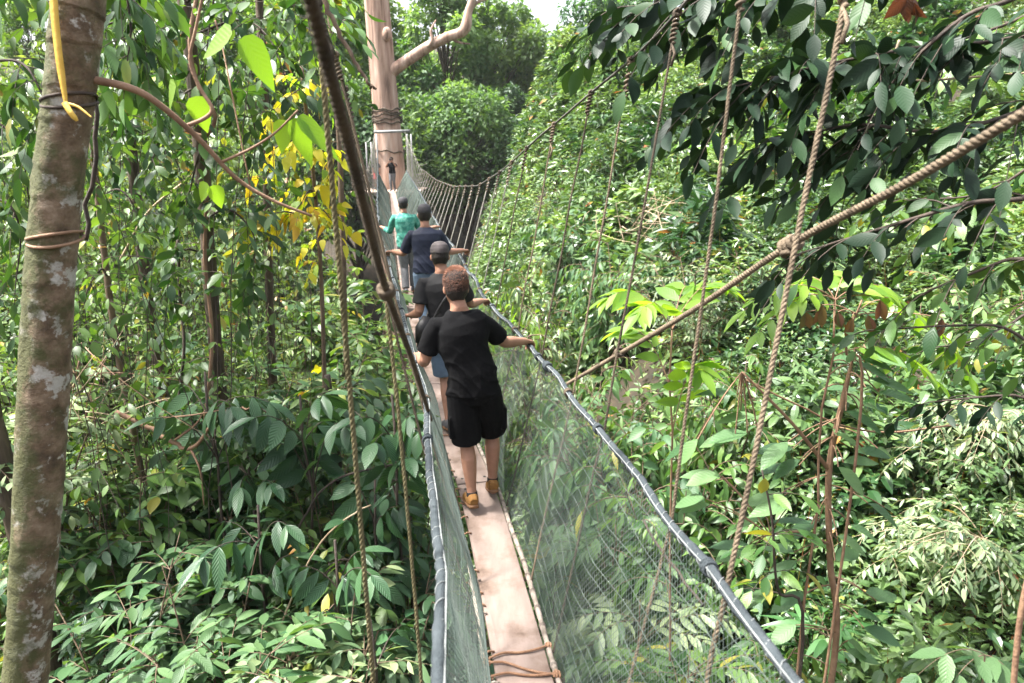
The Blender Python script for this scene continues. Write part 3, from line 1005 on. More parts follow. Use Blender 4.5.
spray_bush('pale fine leaved bush on the slope beneath the lowest dark bough', gpt(1000, 410, 7.6), [U(930, 420, 7.2), U(900, 455, 7.2), U(960, 470, 7.0), U(1010, 480, 7.0), U(920, 480, 7.4), U(980, 440, 6.8), U(880, 430, 7.8), U(1030, 440, 7)], o, .14, .045, 62)
o = U(905, 445, 8.2)
spray_bush('greyish fine leaved bush right behind the reddish stem', gpt(905, 445, 8.3), [U(850, 470, 8), U(870, 430, 8.3), U(900, 480, 7.6), U(930, 500, 7.6), U(860, 500, 7.6), U(945, 455, 8)], o, .14, .048, 63)
c = U(985, 655, 3.6)
b0 = gpt(1005, 655, 3.6)
fronds('low_sapling', 'pale leaved sapling peeking in at the lower right corner', 'sapling', b0, c, [(U(925, 660, 3.5), 1), (U(945, 690, 3.4), 1), (U(1010, 670, 3.5), 1)], .17, .08, 3, M['twig'], M['pale'], 64, rad=.01, hang=.5)

# --- ferny plants under the right net
for i, (px, py, yy, lab, mt) in enumerate((
        (575, 640, 6.2, 'ferny pale plant under the right net nearest the viewer', 'sage'), (640, 600, 6.0, 'ferny plant outside the right rail beside the tied hanger', 'sage'),
        (555, 545, 7.4, 'ferny green plant seen through the net beside the tan shoes', 'mid'), (615, 520, 7.0, 'ferny plant seen through the net below the stay rope knot', 'pale'), (690, 650, 5.0, 'drooping fern below the hanging rope at the bottom', 'mid'))):
    rng = np.random.default_rng(70 + i)
    top = U(px, py, yy)
    b0 = np.array([top[0], top[1], float(ground(top[0], top[1]))])
    fronds('fern', lab, 'fern', b0, top, [(top + np.array([math.cos(a), math.sin(a) * .8, rng.uniform(-.35, .15)]) * rng.uniform(.6, .95), rng.uniform(.75, 1)) for a in np.linspace(0, 6.28, 12)[:-1] + i], .22, .06, 9, M['twig'], M[mt], 71 + i, rad=.012, hang=.2)

# --- shrubs: a few kinds, copied
SH = {
    'leafy': shrub_meshes(201, 1.5, .9, 11, 14, 10, .16, .060, T_MID, .22, .25, .3),
    'broad': shrub_meshes(202, 1.5, .9, 9, 11, 8, .20, .085, T_HI, .22, .3, .35),
    'fine': shrub_meshes(203, 1.4, 1.0, 11, 14, 12, .11, .038, T_MID, .2, .2, .25),
    'drooping': shrub_meshes(204, 1.9, .8, 9, 12, 10, .20, .058, T_LONG, .35, .5, .7),
}
KEY = {}
def shrub(kind, px, py, y, H, mat, label, group=None, rz=0., name='shrub', smat='twig', wide=1.0):
    st, lb = SH[kind]
    if (kind, mat) not in KEY:
        m = lb.copy(); m.materials.clear(); m.materials.append(M[mat]); KEY[(kind, mat)] = m
    top = U(px, py, y)
    g = float(ground(top[0], top[1]))
    h0 = {'leafy': 1.65, 'broad': 1.7, 'fine': 1.5, 'drooping': 1.95}[kind]
    s = max(.25, (top[2] - g) / h0) if H is None else H / h0
    z = g if H is None else top[2] - H
    r = plant(name, label, 'shrub', (top[0], top[1], min(z, g)), st, KEY[(kind, mat)], M[smat], M[mat], rz, 1, group)
    sx = min(s, 1.35) * wide
    r.scale = (sx, sx, (top[2] - min(z, g)) / h0)
    return r
GR = 'shrubs on the slope right of the bridge'
for i, a in enumerate([
    ('leafy', 590, 345, 9.5, None, 'pale', 'pale leafy shrub just above the point where the thick rope meets the rail'),
    ('broad', 640, 385, 8.2, None, 'pale', 'big leaved pale shrub below the thick rope right of the rail'),
    ('leafy', 690, 420, 7.6, None, 'mid', 'mid green shrub between the rail and the hanging rope'),
    ('drooping', 740, 350, 9.0, None, 'mid', 'drooping green shrub under the middle of the thick rope'),
    ('fine', 545, 300, 12.0, None, 'sage', 'fine leaved shrub beside the black shirted man\'s outstretched hand'),
    ('leafy', 530, 235, 16.0, None, 'slope', 'green shrub behind the hangers right of the navy shirted man'),
    ('broad', 570, 200, 20.0, None, 'pale', 'pale shrub high behind the hangers where the cable begins to climb'),
    ('leafy', 605, 160, 23.0, None, 'slope', 'shrub on the slope under the first roped knot of the climbing cable'),
    ('leafy', 500, 262, 15.0, None, 'lime', 'yellowish green shrub behind the hangers beside the right rail'),
    ('fine', 700, 250, 13.0, None, 'sage', 'silvery fine shrub on the slope above the lime fronds'),
    ('leafy', 760, 235, 13.0, None, 'slope', 'green shrub on the slope under the hanging dark boughs'),
    ('drooping', 620, 235, 15.0, None, 'pale', 'drooping pale shrub on the slope between two tan hangers'),
    ('broad', 730, 120, 21.0, None, 'farpale', 'bright shrub near the top of the slope behind the dark boughs'),
    ('leafy', 1000, 250, 10.0, None, 'slope', 'shrub on the slope under the upper end of the thick rope'),
    ('fine', 960, 610, 6.0, None, 'mid', 'dark fine leaved shrub in the lower right corner under the pale spreading bush'),
    ('leafy', 880, 640, 5.6, None, 'mid', 'leafy shrub at the foot of the sapling with the reddish stem'),
    ('drooping', 720, 600, 5.6, None, 'mid', 'drooping leaved shrub under the lower end of the right rail'),
    ('leafy', 636, 368, 9.6, None, 'mid', 'mid green shrub right behind the stay rope where it nears the rail'),
    ('broad', 615, 400, 9.0, None, 'mid', 'green shrub low between the rail and the foot of the stay rope'),
    ('broad', 640, 470, 7.6, None, 'pale', 'broad leaved pale shrub close outside the right rail'),
]):
    shrub(*a, group=GR, rz=i * 1.3)

# --- the dead stick tangle high on the slope
rng = np.random.default_rng(81)
b0 = gpt(668, 185, 17.5)
t = thing('stick_tangle', 'bleached dead stick tangle lying high on the sunlit slope', 'branches', b0)
for k in range(70):
    mb = MB()
    a = rng.normal(0, 1, 3) * [.75, .8, .3] + UPV * .75
    d = nrm(np.array([rng.normal(.3, .8), rng.normal(0, .4), rng.normal(.35, .6)])) * rng.uniform(.3, 1.3)
    mb.tube(bez(a - d / 2, a + rng.normal(0, .12, 3), a + d / 2, 6), np.linspace(rng.uniform(.006, .014), .004, 6), 4)
    part('stick', mb, M['deadtwig'], t)

# ================================================================== left side
# --- bottom left: light leafy bushes
def bush(label, px, py, y, H, spread, L, W, mat, seed, nst=10, ntw=9, nl=8, tm=T_HI, hang=.25, droop=.2, name='bush', twl=.4, rlo=0., smat='twig', sag=.2, rad=.012):
    top = U(px, py, y)
    b0 = np.array([top[0], top[1], top[2] - H])
    st, lb = shrub_meshes(seed, H, spread, nst, ntw, nl, L, W, tm, droop, sag, hang, twl, rad, .35, False, rlo)
    return plant(name, label, 'bush', b0, st, lb, M[smat], M[mat])
LB_ = [
    ('light green broad leaved bush at the foot of the mottled trunk', 105, 585, 4.3, 1.9, 1.0, .20, .075, 'pale', 301),
    ('light green bush in the middle of the lower left', 195, 590, 4.2, 1.9, .9, .21, .078, 'pale', 302),
    ('light green bush right of its like below the drooping fronds', 285, 600, 4.4, 1.8, .8, .20, .075, 'pale', 303),
    ('grey green bush at the bottom beside the hanging mossy rope', 325, 625, 3.9, 1.6, .55, .19, .075, 'sage', 304),
    ('pale bush squeezed against the left edge behind the mottled trunk', 5, 350, 5.6, 2.2, .8, .20, .07, 'sage', 305),
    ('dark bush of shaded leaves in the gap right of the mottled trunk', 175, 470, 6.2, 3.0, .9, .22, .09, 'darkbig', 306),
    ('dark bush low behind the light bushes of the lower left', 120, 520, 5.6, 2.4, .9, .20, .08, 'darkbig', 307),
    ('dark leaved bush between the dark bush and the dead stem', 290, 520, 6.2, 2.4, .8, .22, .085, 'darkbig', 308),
    ('mid green bush under the leaning brown twig', 120, 330, 8.5, 3.2, 1.3, .19, .07, 'leftslope', 309),
    ('sunlit yellow green bush left of the vine covered trunk', 120, 230, 11.0, 3.4, 1.6, .22, .08, 'leftslope', 310),
    ('sunlit bush right of the vine covered trunk', 265, 275, 11.0, 3.2, 1.4, .25, .09, 'leftslope', 311),
    ('bright broad leaved bush beyond the hanging mossy rope', 335, 265, 11.5, 3.2, 1.2, .30, .12, 'mid', 312),
    ('bright bush close to the left rail near the walkers', 378, 320, 9.5, 2.8, .9, .25, .10, 'mid', 313),
    ('green bush under the left hangers halfway across', 368, 270, 14.0, 3.0, 1.2, .26, .10, 'leftslope', 314),
    ('dark green bush against the left rail near the bottom', 395, 560, 5.0, 2.0, .5, .22, .085, 'darkbig', 315),
    ('narrow bush in the shade below the left rail', 405, 450, 6.2, 2.4, .5, .2, .08, 'mid', 316),
    ('shaded bush left of the dead reddish stem', 255, 380, 7.2, 3.0, 1.0, .21, .085, 'mid', 317),
    ('leafy bush at the foot of the vine covered trunk', 225, 325, 7.4, 3.6, 1.0, .19, .075, 'mid', 319),
    ('leafy bush between the vine covered trunk and the near mossy rope', 300, 330, 8.2, 3.2, 1.1, .20, .085, 'leftslope', 320),
    ('leafy bush right behind the dead brown branch', 165, 385, 7.0, 3.2, .9, .17, .07, 'mid', 321),
    ('sunlit fine leaved bush deep behind the crooked dark liana', 185, 270, 10.0, 3.6, 1.3, .17, .06, 'leftslope', 322),
    ('pale leaved bush left of the walkers below the stay rope knot', 345, 385, 7.2, 2.8, .7, .20, .09, 'pale', 323),
    ('broad leaved green bush between the mottled trunk and the dead branch', 110, 430, 5.9, 2.6, .8, .23, .10, 'mid', 324),
    ('broad leaved green bush between the near mossy rope and its neighbour', 330, 455, 5.9, 2.6, .6, .24, .105, 'mid', 325),
    ('broad leaved bush low in the left thicket above the dark leaflets', 215, 350, 6.6, 3.2, .8, .22, .10, 'pale', 326),
    ('shaded bush under the twig tangle', 60, 450, 6.2, 2.6, 1.0, .17, .065, 'mid', 318),
]
for a in LB_:
    bush(*a)

# --- drooping saplings with big dark glossy leaflets
DR = [
    ('drooping sapling with big dark ribbed leaflets above the light bushes', (258, 505, 4.9), [(205, 545), (235, 560), (262, 565), (290, 545), (225, 515), (285, 510)], .26, .085, 401),
    ('drooping sapling with a fan of dark leaflets over the dead branch', (205, 372, 5.6), [(160, 400), (195, 410), (230, 395), (265, 390), (180, 375), (250, 410)], .27, .095, 402),
    ('dark sapling with broad pointed leaflets left of the mossy rope', (300, 395, 5.4), [(255, 405), (280, 425), (330, 415), (345, 395), (300, 440), (322, 380)], .28, .11, 403),
    ('dark sapling with jagged leaflets beside the left rail', (392, 395, 5.2), [(360, 405), (410, 405), (375, 430), (405, 440), (418, 420)], .26, .11, 404),
    ('sapling with pale tipped drooping leaflets beside the near ropes', (335, 540, 4.5), [(300, 560), (345, 590), (370, 560), (320, 600), (360, 540)], .25, .085, 405),
    ('low drooping sapling at the bottom between rope and rail', (370, 620, 3.9), [(340, 650), (395, 650), (400, 620), (365, 670)], .22, .08, 406),
    ('sapling with hanging dark leaflets in the middle of the left thicket', (245, 440, 5.6), [(215, 460), (270, 465), (290, 440), (240, 480), (205, 440)], .24, .085, 407),
    ('sapling with dull leaflets half way up the left rail', (375, 480, 5.2), [(345, 500), (400, 500), (350, 470), (405, 475)], .25, .1, 408),
]
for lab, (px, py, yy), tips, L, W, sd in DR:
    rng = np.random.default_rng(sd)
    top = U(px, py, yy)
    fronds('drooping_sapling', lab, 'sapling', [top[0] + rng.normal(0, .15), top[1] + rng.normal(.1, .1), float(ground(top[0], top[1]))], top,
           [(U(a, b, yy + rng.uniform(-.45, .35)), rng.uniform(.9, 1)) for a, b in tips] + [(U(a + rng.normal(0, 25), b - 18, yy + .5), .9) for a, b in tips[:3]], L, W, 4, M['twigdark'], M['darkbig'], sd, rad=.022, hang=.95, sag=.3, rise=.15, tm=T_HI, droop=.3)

# --- trees of the left wall: trunk, boughs, hanging leaves
def wall_tree(label, px, yy, r, boughs, L, W, seed, lmat='leftdark', nl=8, tm=T_HI, hang=.25, twl=.42, top=-160, name='understory_tree', smat='bark', lean=0, dens=1.0):
    rng = np.random.default_rng(seed)
    c = U(px, 300, yy)
    gz = float(ground(c[0], yy))
    b0 = np.array([c[0], yy, gz])
    t = thing(name, label, 'tree', b0)
    zt = U(px, top, yy)[2] - gz
    p = spline([(0, 0, -.3), (.06, 0, zt * .25), (-.04 + lean * .3, .03, zt * .5), (lean * .7 + .05, 0, zt * .8), (lean, 0, zt)], 40)
    mb = MB()
    mb.tube(p, np.linspace(r, r * .6, 40) * (1 + .06 * np.sin(np.arange(40) * 1.9)), 12)
    part('trunk', mb, M[smat], t)
    st, lb = MB(), MB()
    for k in range(int(60 * dens) if r > .045 else 18):
        i = int(rng.integers(4, 39))
        a = rng.uniform(0, 6.28)
        twig(st, lb, p[i] + np.array([math.cos(a), math.sin(a), 0]) * r * .8, [math.cos(a), math.sin(a), rng.uniform(-.6, .5)], rng.uniform(.12, .4), 6, L * rng.uniform(.5, .9), W * rng.uniform(.5, .9), rng, .2, .4, tm, .003, .4, False, True, 0, 1, .5)
    c_ = part('creeper', st, M['twig'], t)
    part('foliage', lb, M['mid'] if lmat != 'yellow' else M['yellow'], c_)
    for bp in boughs:
        w = [U(*q) for q in bp]
        st, lb = MB(), MB()
        z0 = np.clip(w[0][2] - gz - .1, .1, zt)
        s = np.array([np.interp(z0, p[:, 2], p[:, k]) for k in range(3)]) + b0
        ln = sum(np.linalg.norm(w[i + 1] - w[i]) for i in range(len(w) - 1)) + np.linalg.norm(w[0] - s)
        bough(st, lb, [s] + w, max(6, int(ln * 7.5 * dens)), twl, nl, L, W, rng, tm, .012, hang, .25, .25, o=b0, t0=.1, down=.15, flat=.55)
        b = part('bough', st, M['twigdark'], t)
        part('foliage', lb, M[lmat], b)
    return t
wall_tree('vine covered dark trunk with hanging dark leaves in the upper left', 212, 6.6, .085, [
    [(190, 30, 6.2), (150, 40, 6.0), (120, 90, 5.8)], [(240, 20, 6.4), (270, 40, 6.2), (290, 90, 6.0)], [(190, 90, 6.2), (165, 120, 6.1), (150, 170, 6.0)],
    [(235, 90, 6.3), (255, 130, 6.2), (250, 190, 6.1)], [(200, 150, 6.2), (190, 190, 6.2), (180, 230, 6.1)], [(215, -20, 6.2), (210, 20, 6.0), (205, 70, 5.9)],
    [(230, 210, 6.3), (255, 240, 6.2), (245, 290, 6.2)], [(185, 250, 6.3), (170, 275, 6.2), (165, 320, 6.2)], [(260, -30, 6), (300, -10, 5.8), (310, 30, 5.6)]], .17, .075, 501, dens=1.25)
wall_tree('dark tree whose long hanging leaves curtain the top left corner', -30, 5.2, .1, [
    [(0, -20, 5.0), (40, -10, 4.8), (90, 30, 4.8)], [(10, 60, 4.9), (40, 90, 4.8), (50, 140, 4.8)], [(-10, 120, 5), (20, 150, 5), (30, 210, 5)],
    [(60, -40, 5), (120, -20, 4.9), (150, 40, 4.9)], [(0, 200, 5.1), (20, 230, 5.1), (15, 290, 5.1)], [(40, -60, 4.8), (110, -40, 4.6), (130, 20, 4.6), (125, 80, 4.6)]], .20, .07, 502, tm=T_LONG, hang=.7)
wall_tree('slim dark tree behind the brown bare branch', 150, 8.5, .08, [
    [(130, 10, 8.3), (100, 30, 8.2), (85, 80, 8.1)], [(170, 20, 8.3), (190, 60, 8.2), (185, 110, 8)], [(130, 110, 8.3), (110, 140, 8.2), (105, 190, 8.1)], [(160, 130, 8.3), (180, 170, 8.2), (200, 210, 8.1)], [(150, -50, 8.3), (120, -30, 8), (100, 0, 8)], [(140, 210, 8.3), (120, 240, 8.2), (110, 290, 8.2)]], .20, .085, 503, dens=1.1)
wall_tree('leaning understory tree with glossy mid green leaves right of the vine covered trunk', 262, 7.8, .06, [
    [(280, 20, 7.6), (310, 30, 7.5), (335, 60, 7.4)], [(250, 60, 7.6), (230, 90, 7.5), (225, 140, 7.4)], [(275, 110, 7.6), (290, 150, 7.5), (285, 200, 7.5)], [(250, -30, 7.6), (280, -40, 7.5), (330, -10, 7.3)], [(250, 230, 7.7), (235, 260, 7.6), (225, 310, 7.6)]], .19, .08, 504, lmat='mid', lean=.25)
wall_tree('thin tree with pale leaves far left beside the mottled trunk', 112, 7.2, .04, [
    [(100, 120, 7), (80, 150, 7), (75, 200, 7)], [(120, 190, 7), (140, 220, 7), (145, 270, 7)], [(100, 270, 7), (85, 300, 7), (90, 350, 7)], [(120, 20, 7), (150, 10, 7), (170, 40, 7)]], .16, .065, 505, lmat='mid', smat='twig')
wall_tree('dark slender trunk with sparse leaves left of the near mossy rope', 322, 6.8, .055, [
    [(310, 430, 6.7), (290, 450, 6.6), (280, 480, 6.5)], [(330, 470, 6.7), (350, 490, 6.6), (360, 520, 6.5)], [(320, 520, 6.6), (300, 540, 6.5)], [(335, 400, 6.6), (350, 390, 6.5), (365, 400, 6.4)]], .24, .10, 506, lmat='darkbig', top=375, smat='twigdark', twl=.45)
wall_tree('thin dark stem with a few leaves close beside the left rail', 396, 5.6, .028, [
    [(385, 480, 5.5), (370, 500, 5.4)], [(400, 520, 5.5), (415, 540, 5.4)], [(392, 570, 5.4), (372, 590, 5.3)]], .22, .09, 507, lmat='darkbig', top=440, smat='twigdark')
wall_tree('thin dark stem rising from the bottom beside the mossy rope', 346, 5.0, .024, [
    [(340, 560, 4.9), (325, 575, 4.8)], [(350, 600, 4.9), (365, 615, 4.8)]], .2, .08, 508, lmat='mid', top=500, smat='twigdark')

# --- yellowing small tree
wall_tree('small tree with yellow leaves hanging left of the bridge entrance ropes', 318, 7.0, .03, [
    [(300, 140, 6.9), (280, 145, 6.8), (265, 160, 6.8)], [(310, 190, 6.9), (300, 205, 6.8), (290, 215, 6.7)], [(325, 150, 6.9), (335, 160, 6.8), (330, 175, 6.8)], [(300, 90, 6.9), (285, 100, 6.8)], [(322, 210, 6.9), (330, 218, 6.8)], [(300, 215, 6.7), (280, 212, 6.6), (262, 222, 6.6)]], .17, .10, 509, lmat='yellow', nl=5, hang=.8, smat='twig', top=60, dens=1.7, tm=T_HEART, twl=.28)
wall_tree('tree with yellow green hanging strands of leaves at the top beside the dark stay rope', 345, 9.5, .05, [
    [(330, 5, 9.2), (300, 0, 9), (285, 30, 9)], [(345, 20, 9.3), (330, 40, 9.1), (325, 100, 9.1)], [(310, 30, 9.2), (300, 60, 9.1), (298, 120, 9.1)]], .17, .075, 510, lmat='lime', nl=7, hang=1.0, smat='twig', top=-60)

# --- dead branches, twigs, lianas
def stick(name, label, cat, pts, r, mat, sub=(), seed=0):
    w = [U(*q) for q in pts]
    b0 = np.array([w[0][0], w[0][1], float(ground(w[0][0], w[0][1]))])
    t = thing(name, label, cat, b0)
    rng = np.random.default_rng(seed)
    p = spline(w, 30) - b0
    p[1:-1] += rng.normal(0, .008, (28, 3))
    mb = MB()
    mb.tube(p, np.linspace(r, r * .45, 30), 7)
    part('stem', mb, M[mat], t)
    for s in sub:
        mb = MB()
        q = spline([U(*a) for a in s], 14) - b0
        mb.tube(q, np.linspace(r * .55, r * .2, 14), 5)
        part('twig', mb, M[mat], t)
    return t
stick('dead_branch', 'dead brown branch lying across the left thicket under the drooping leaflets', 'branch', [(115, 412, 5.6), (150, 428, 5.6), (190, 448, 5.5), (222, 412, 5.5), (250, 408, 5.5)], .022, 'twigred',
      [[(150, 418, 5.6), (185, 416, 5.5), (222, 410, 5.5)], [(175, 440, 5.5), (195, 425, 5.5), (205, 410, 5.5)], [(190, 448, 5.5), (200, 470, 5.4), (204, 505, 5.4)]], 1)
rng = np.random.default_rng(91)
b0 = gpt(100, 420, 6.0)
t = thing('twig_tangle', 'tangle of dry fine twigs hanging right of the mottled trunk', 'branches', b0)
c = U(95, 400, 5.8) - b0
for k in range(26):
    mb = MB()
    s = c + rng.normal(0, 1, 3) * [.16, .15, .25]
    e = s + rng.normal(0, 1, 3) * [.45, .2, .5] - [0, 0, .1]
    mb.tube(bez(s, (s + e) / 2 + rng.normal(0, .12, 3), e, 9), np.linspace(.006, .0025, 9), 4)
    part('twig', mb, M['deadtwig'] if k % 2 else M['twigred'], t)
LI = [
    ('long bent liana looping through the upper left leaves', [(205, -40, 6.0), (190, 40, 5.9), (200, 90, 5.9), (215, 115, 5.9), (206, 135, 5.9), (185, 130, 5.9)], .016, 'twigred'),
    ('straight brown liana hanging before the vine covered trunk', [(207, 190, 6.2), (205, 260, 6.2), (212, 340, 6.2), (205, 420, 6.2)], .016, 'twigred'),
    ('thin grey liana leaning through the left thicket', [(120, 260, 7.5), (150, 210, 7.4), (200, 170, 7.4), (212, 150, 7.4)], .012, 'deadtwig'),
    ('crooked dark liana left of the straight brown liana', [(178, 240, 6.6), (180, 300, 6.6), (184, 350, 6.5), (176, 420, 6.5)], .014, 'twigdark'),
    ('arching dark liana low in the left thicket', [(290, 600, 5.2), (300, 520, 5.3), (340, 478, 5.3), (395, 465, 5.3)], .010, 'twigdark'),
    ('thin tan liana leaning beside the lower left ropes', [(270, 660, 4.6), (310, 560, 4.8), (345, 520, 4.9), (370, 505, 5)], .008, 'deadtwig'),
    ('thin brown liana hanging by the mottled trunk', [(92, 90, 3.4), (94, 150, 3.4), (90, 190, 3.4), (84, 240, 3.4)], .010, 'twigdark'),
    ('pale liana curling under the withered brown leaf', [(900, 40, 3.9), (893, 65, 3.9), (905, 80, 3.9), (960, 78, 4.0), (1040, 72, 4.1)], .007, 'deadtwig'),
    ('brown liana hanging down at the lower right corner', [(1032, 560, 2.6), (1020, 620, 2.6), (1012, 700, 2.6)], .012, 'twigred'),
    ('long reddish liana crossing behind the thick rope', [(745, 380, 5.0), (860, 430, 5.2), (960, 425, 5.6)], .008, 'twigred'),
    ('thin dark liana slanting out from the right rail', [(640, 520, 4.2), (668, 560, 3.8), (705, 605, 3.4)], .009, 'twigdark'),
]
for i, (lab, pts, r, mt) in enumerate(LI):
    w = [U(*q) for q in pts]
    mb = MB()
    rng = np.random.default_rng(600 + i)
    p = spline(w, 40)
    p[:, 0] += np.interp(np.arange(40), np.arange(0, 41, 5), rng.normal(0, .012, 9)) * (r < .0115)
    mb.tube(p - p[0], np.full(40, r), 6)
    o = link('liana', mb.mesh('liana'), M[mt])
    o.location = p[0]
    tag(o, lab, 'liana')
stick('fallen_branch', 'thick dark broken branch end slanting down in front of the giant trunk', 'branch', [(310, -30, 5.4), (330, 12, 5.4), (352, 55, 5.4), (368, 82, 5.4), (376, 89, 5.4)], .020, 'twig', seed=7)

# --- the tangle of thin stems and creepers between the trunks (nobody could count it)
def thicket(name, label, n, seed, samp, mat, z_top, L=(.07, .18)):
    rng = np.random.default_rng(seed)
    st, lb = MB(), MB()
    for k in range(n):
        x, y = samp(rng)
        if x > float(pathx(y)) - 1.5:
            continue
        g = float(ground(x, y))
        h = z_top(rng) - g
        if h < .8:
            continue
        b = np.array([x, y, g - .1])
        lx = rng.normal(0, .9)
        lx = min(lx, float(pathx(y)) - 1.3 - x)
        m = b + [lx * .3 + rng.normal(0, .2), rng.normal(0, .4), h * rng.uniform(.5, .8)]
        e = b + [lx, rng.normal(0, .5), h]
        p = bez(b, m, e, 14)
        p[1:-1] += rng.normal(0, .03, (12, 3))
        st.tube(p, np.linspace(rng.uniform(.003, .0075), .002, 14), 5, False)
        l = rng.uniform(*L)
        wd = l * rng.uniform(.33, .55)
        hg = rng.uniform(.1, .7)
        base = rng.uniform(0, .75)
        tm = T_HI if y < 7 else T_MID
        for q in range(rng.integers(7, 16)):
            t = rng.uniform(.15, 1)
            s = np.array([np.interp(t, np.linspace(0, 1, 14), p[:, c]) for c in range(3)])
            a = rng.uniform(0, 6.28)
            twig(st, lb, s, [math.cos(a), math.sin(a), rng.uniform(-.5, .6)], rng.uniform(.2, .6), rng.integers(4, 10), l, wd, rng, .2, .3, tm, .003, hg, False, True, base, min(1, base + .35), .4)
    o = link(name, st.mesh('thicket'), M['twigdark'])
    tag(o, label, 'thicket', kind='stuff')
    f = link('foliage', lb.mesh('foliage'), M[mat], o)
    f['kind'] = 'stuff'
    return o


def _sl(rng):
    y = rng.uniform(5.2, 12)
    return -y * rng.uniform(.17, .78), y
thicket('thicket', 'tangle of thin stems, twigs and creepers filling the forest left of the bridge', 210, 700, _sl, 'thicket', lambda r: r.uniform(-3.2, 2.2))


def _sl2(rng):
    y = rng.uniform(11, 20)
    return -y * rng.uniform(.2, .8), y
thicket('thicket', 'sunlit leafy tangle of saplings deeper in the forest left of the bridge', 230, 701, _sl2, 'leftslope', lambda r: r.uniform(-1.5, 4.5), (.14, .28))
# ------------------------------------------------------------------ the suspension bridge
def rope3(mb, path, R, pitch=.07, step=None, strands=3, sides=5, at=.5):
    """a twisted rope: three strands wound round one another"""
    p = np.asarray(path, float)
    s = np.concatenate([[0], np.cumsum(np.linalg.norm(np.diff(p, axis=0), axis=1))])
    step = step or pitch / 7
    n = max(4, int(s[-1] / step))
    g = np.linspace(0, s[-1], n)
    q = np.stack([np.interp(g, s, p[:, k]) for k in range(3)], -1)
    t = nrm(np.gradient(q, axis=0))
    ref = np.array([0, 0, 1.0]) if abs(t[0][2]) < .8 else np.array([1., 0, 0])
    a = nrm(np.cross(t, ref))
    b = np.cross(t, a)
    for k in range(strands):
        w = 2 * math.pi * g / pitch + 2 * math.pi * k / strands
        c = q + R * .5 * (np.cos(w)[:, None] * a + np.sin(w)[:, None] * b)
        mb.tube(c, R * .56, sides, True, at)


def coil(mb, p0, p1, R, r, turns):
    """rope wound round an axis from p0 to p1"""
    p0, p1 = np.asarray(p0, float), np.asarray(p1, float)
    t = nrm(p1 - p0)
    ref = np.array([0, 0, 1.0]) if abs(t[2]) < .8 else np.array([1., 0, 0])
    a = nrm(np.cross(t, ref))
    b = np.cross(t, a)
    g = np.linspace(0, 1, int(turns * 10) + 2)
    w = 2 * math.pi * turns * g
    mb.tube(p0 + (p1 - p0) * g[:, None] + R * (np.cos(w)[:, None] * a + np.sin(w)[:, None] * b), r, 5)


def B3(off, z, y):
    """point beside the centre line (off > 0 to the right)"""
    y = np.asarray(y, float)
    sl = (pathx(y + .2) - pathx(y - .2)) / .4
    nx, ny = 1 / np.sqrt(1 + sl ** 2), -sl / np.sqrt(1 + sl ** 2)
    return np.stack([pathx(y) + nx * off, y + ny * off, np.broadcast_to(z, y.shape)], -1)


bridge = thing('suspension_bridge', 'narrow rope suspension walkway with netted sides crossing the forest to a giant tree', 'bridge', (0, 0, 0))
rb = np.random.default_rng(5)
# planks, end to end
PW = .275
y0 = .3
while y0 < 38.4:
    y1 = y0 + 2.43
    mb = MB()
    g = np.linspace(y0 + .008, y1 - .008, 9)
    L_, R_e = B3(-PW / 2, deckz(g), g), B3(PW / 2, deckz(g), g)
    jit = rb.normal(0, .004)
    L_[:, 0] += jit
    R_e[:, 0] += jit
    th = np.array([0, 0, .032])
    bev = np.array([0, 0, .005])
    iL, iR = L_ * .985 + R_e * .015, R_e * .985 + L_ * .015
    rows = np.stack([iL, iR, R_e - bev, R_e - th, L_ - th, L_ - bev], 1)
    n, k = rows.shape[:2]
    i = np.arange(n - 1)[:, None] * k
    j = np.arange(k)[None, :]
    jn = (np.arange(k)[None, :] + 1) % k
    f4 = np.stack([i + j, i + k + j, i + k + jn, i + jn], -1).reshape(-1, 4)
    e = (n - 1) * k
    f4 = np.vstack([f4, [[0, 1, 2, 3], [0, 3, 4, 5], [e, e + 3, e + 2, e + 1], [e, e + 5, e + 4, e + 3]]])
    mb.add(rows.reshape(-1, 3), None, f4)
    pk = part('deck_plank', mb, M['plank'], bridge, False)
    if y0 < 12:
        for yb_ in (y0 + .09, y1 - .09):
            for o_ in (-.09, .09):
                bm = MB()
                c_ = B3(np.array([o_]), deckz(np.array([yb_])), np.array([yb_]))[0]
                bm.tube([c_ - [0, 0, .004], c_ + [0, 0, .004], c_ + [0, 0, .006]], [.011, .011, .007], 8)
                part('bolt', bm, M['steel'], pk)
    y0 = y1
# rungs under the planks
for y in np.arange(1.2, 37.5, .9):
    mb = MB()
    c = np.array([y])
    a, b = B3(-.2, deckz(c) - .05, c)[0], B3(.2, deckz(c) - .05, c)[0]
    mb.tube([a, (a + b) / 2, b], .014, 6)
    part('rung', mb, M['twig'], bridge)
# edge ropes, lashed to the rungs
gy = np.arange(.3, 38.2, .06)
wob = np.interp(gy, np.arange(0, 40, .45), rb.normal(0, .006, 89))
for sgn in (-1, 1):
    mb = MB()
    off = sgn * (.183 if sgn < 0 else .158) + wob
    path = B3(off, deckz(gy) - .004 + wob * .6, gy)
    mb.tube(path, .0155 + .002 * np.sin(gy * 40), 7)
    for y in np.arange(.5, 14, .16):
        q = np.array([y - .012, y + .012])
        o2 = np.interp(q, gy, off)
        P = B3(o2, deckz(q) - .004 + np.interp(q, gy, wob) * .6, q)
        coil(mb, P[0], P[1], .0165, .0035, 2)
    part('edge_rope', mb, M['edgerope'], bridge)
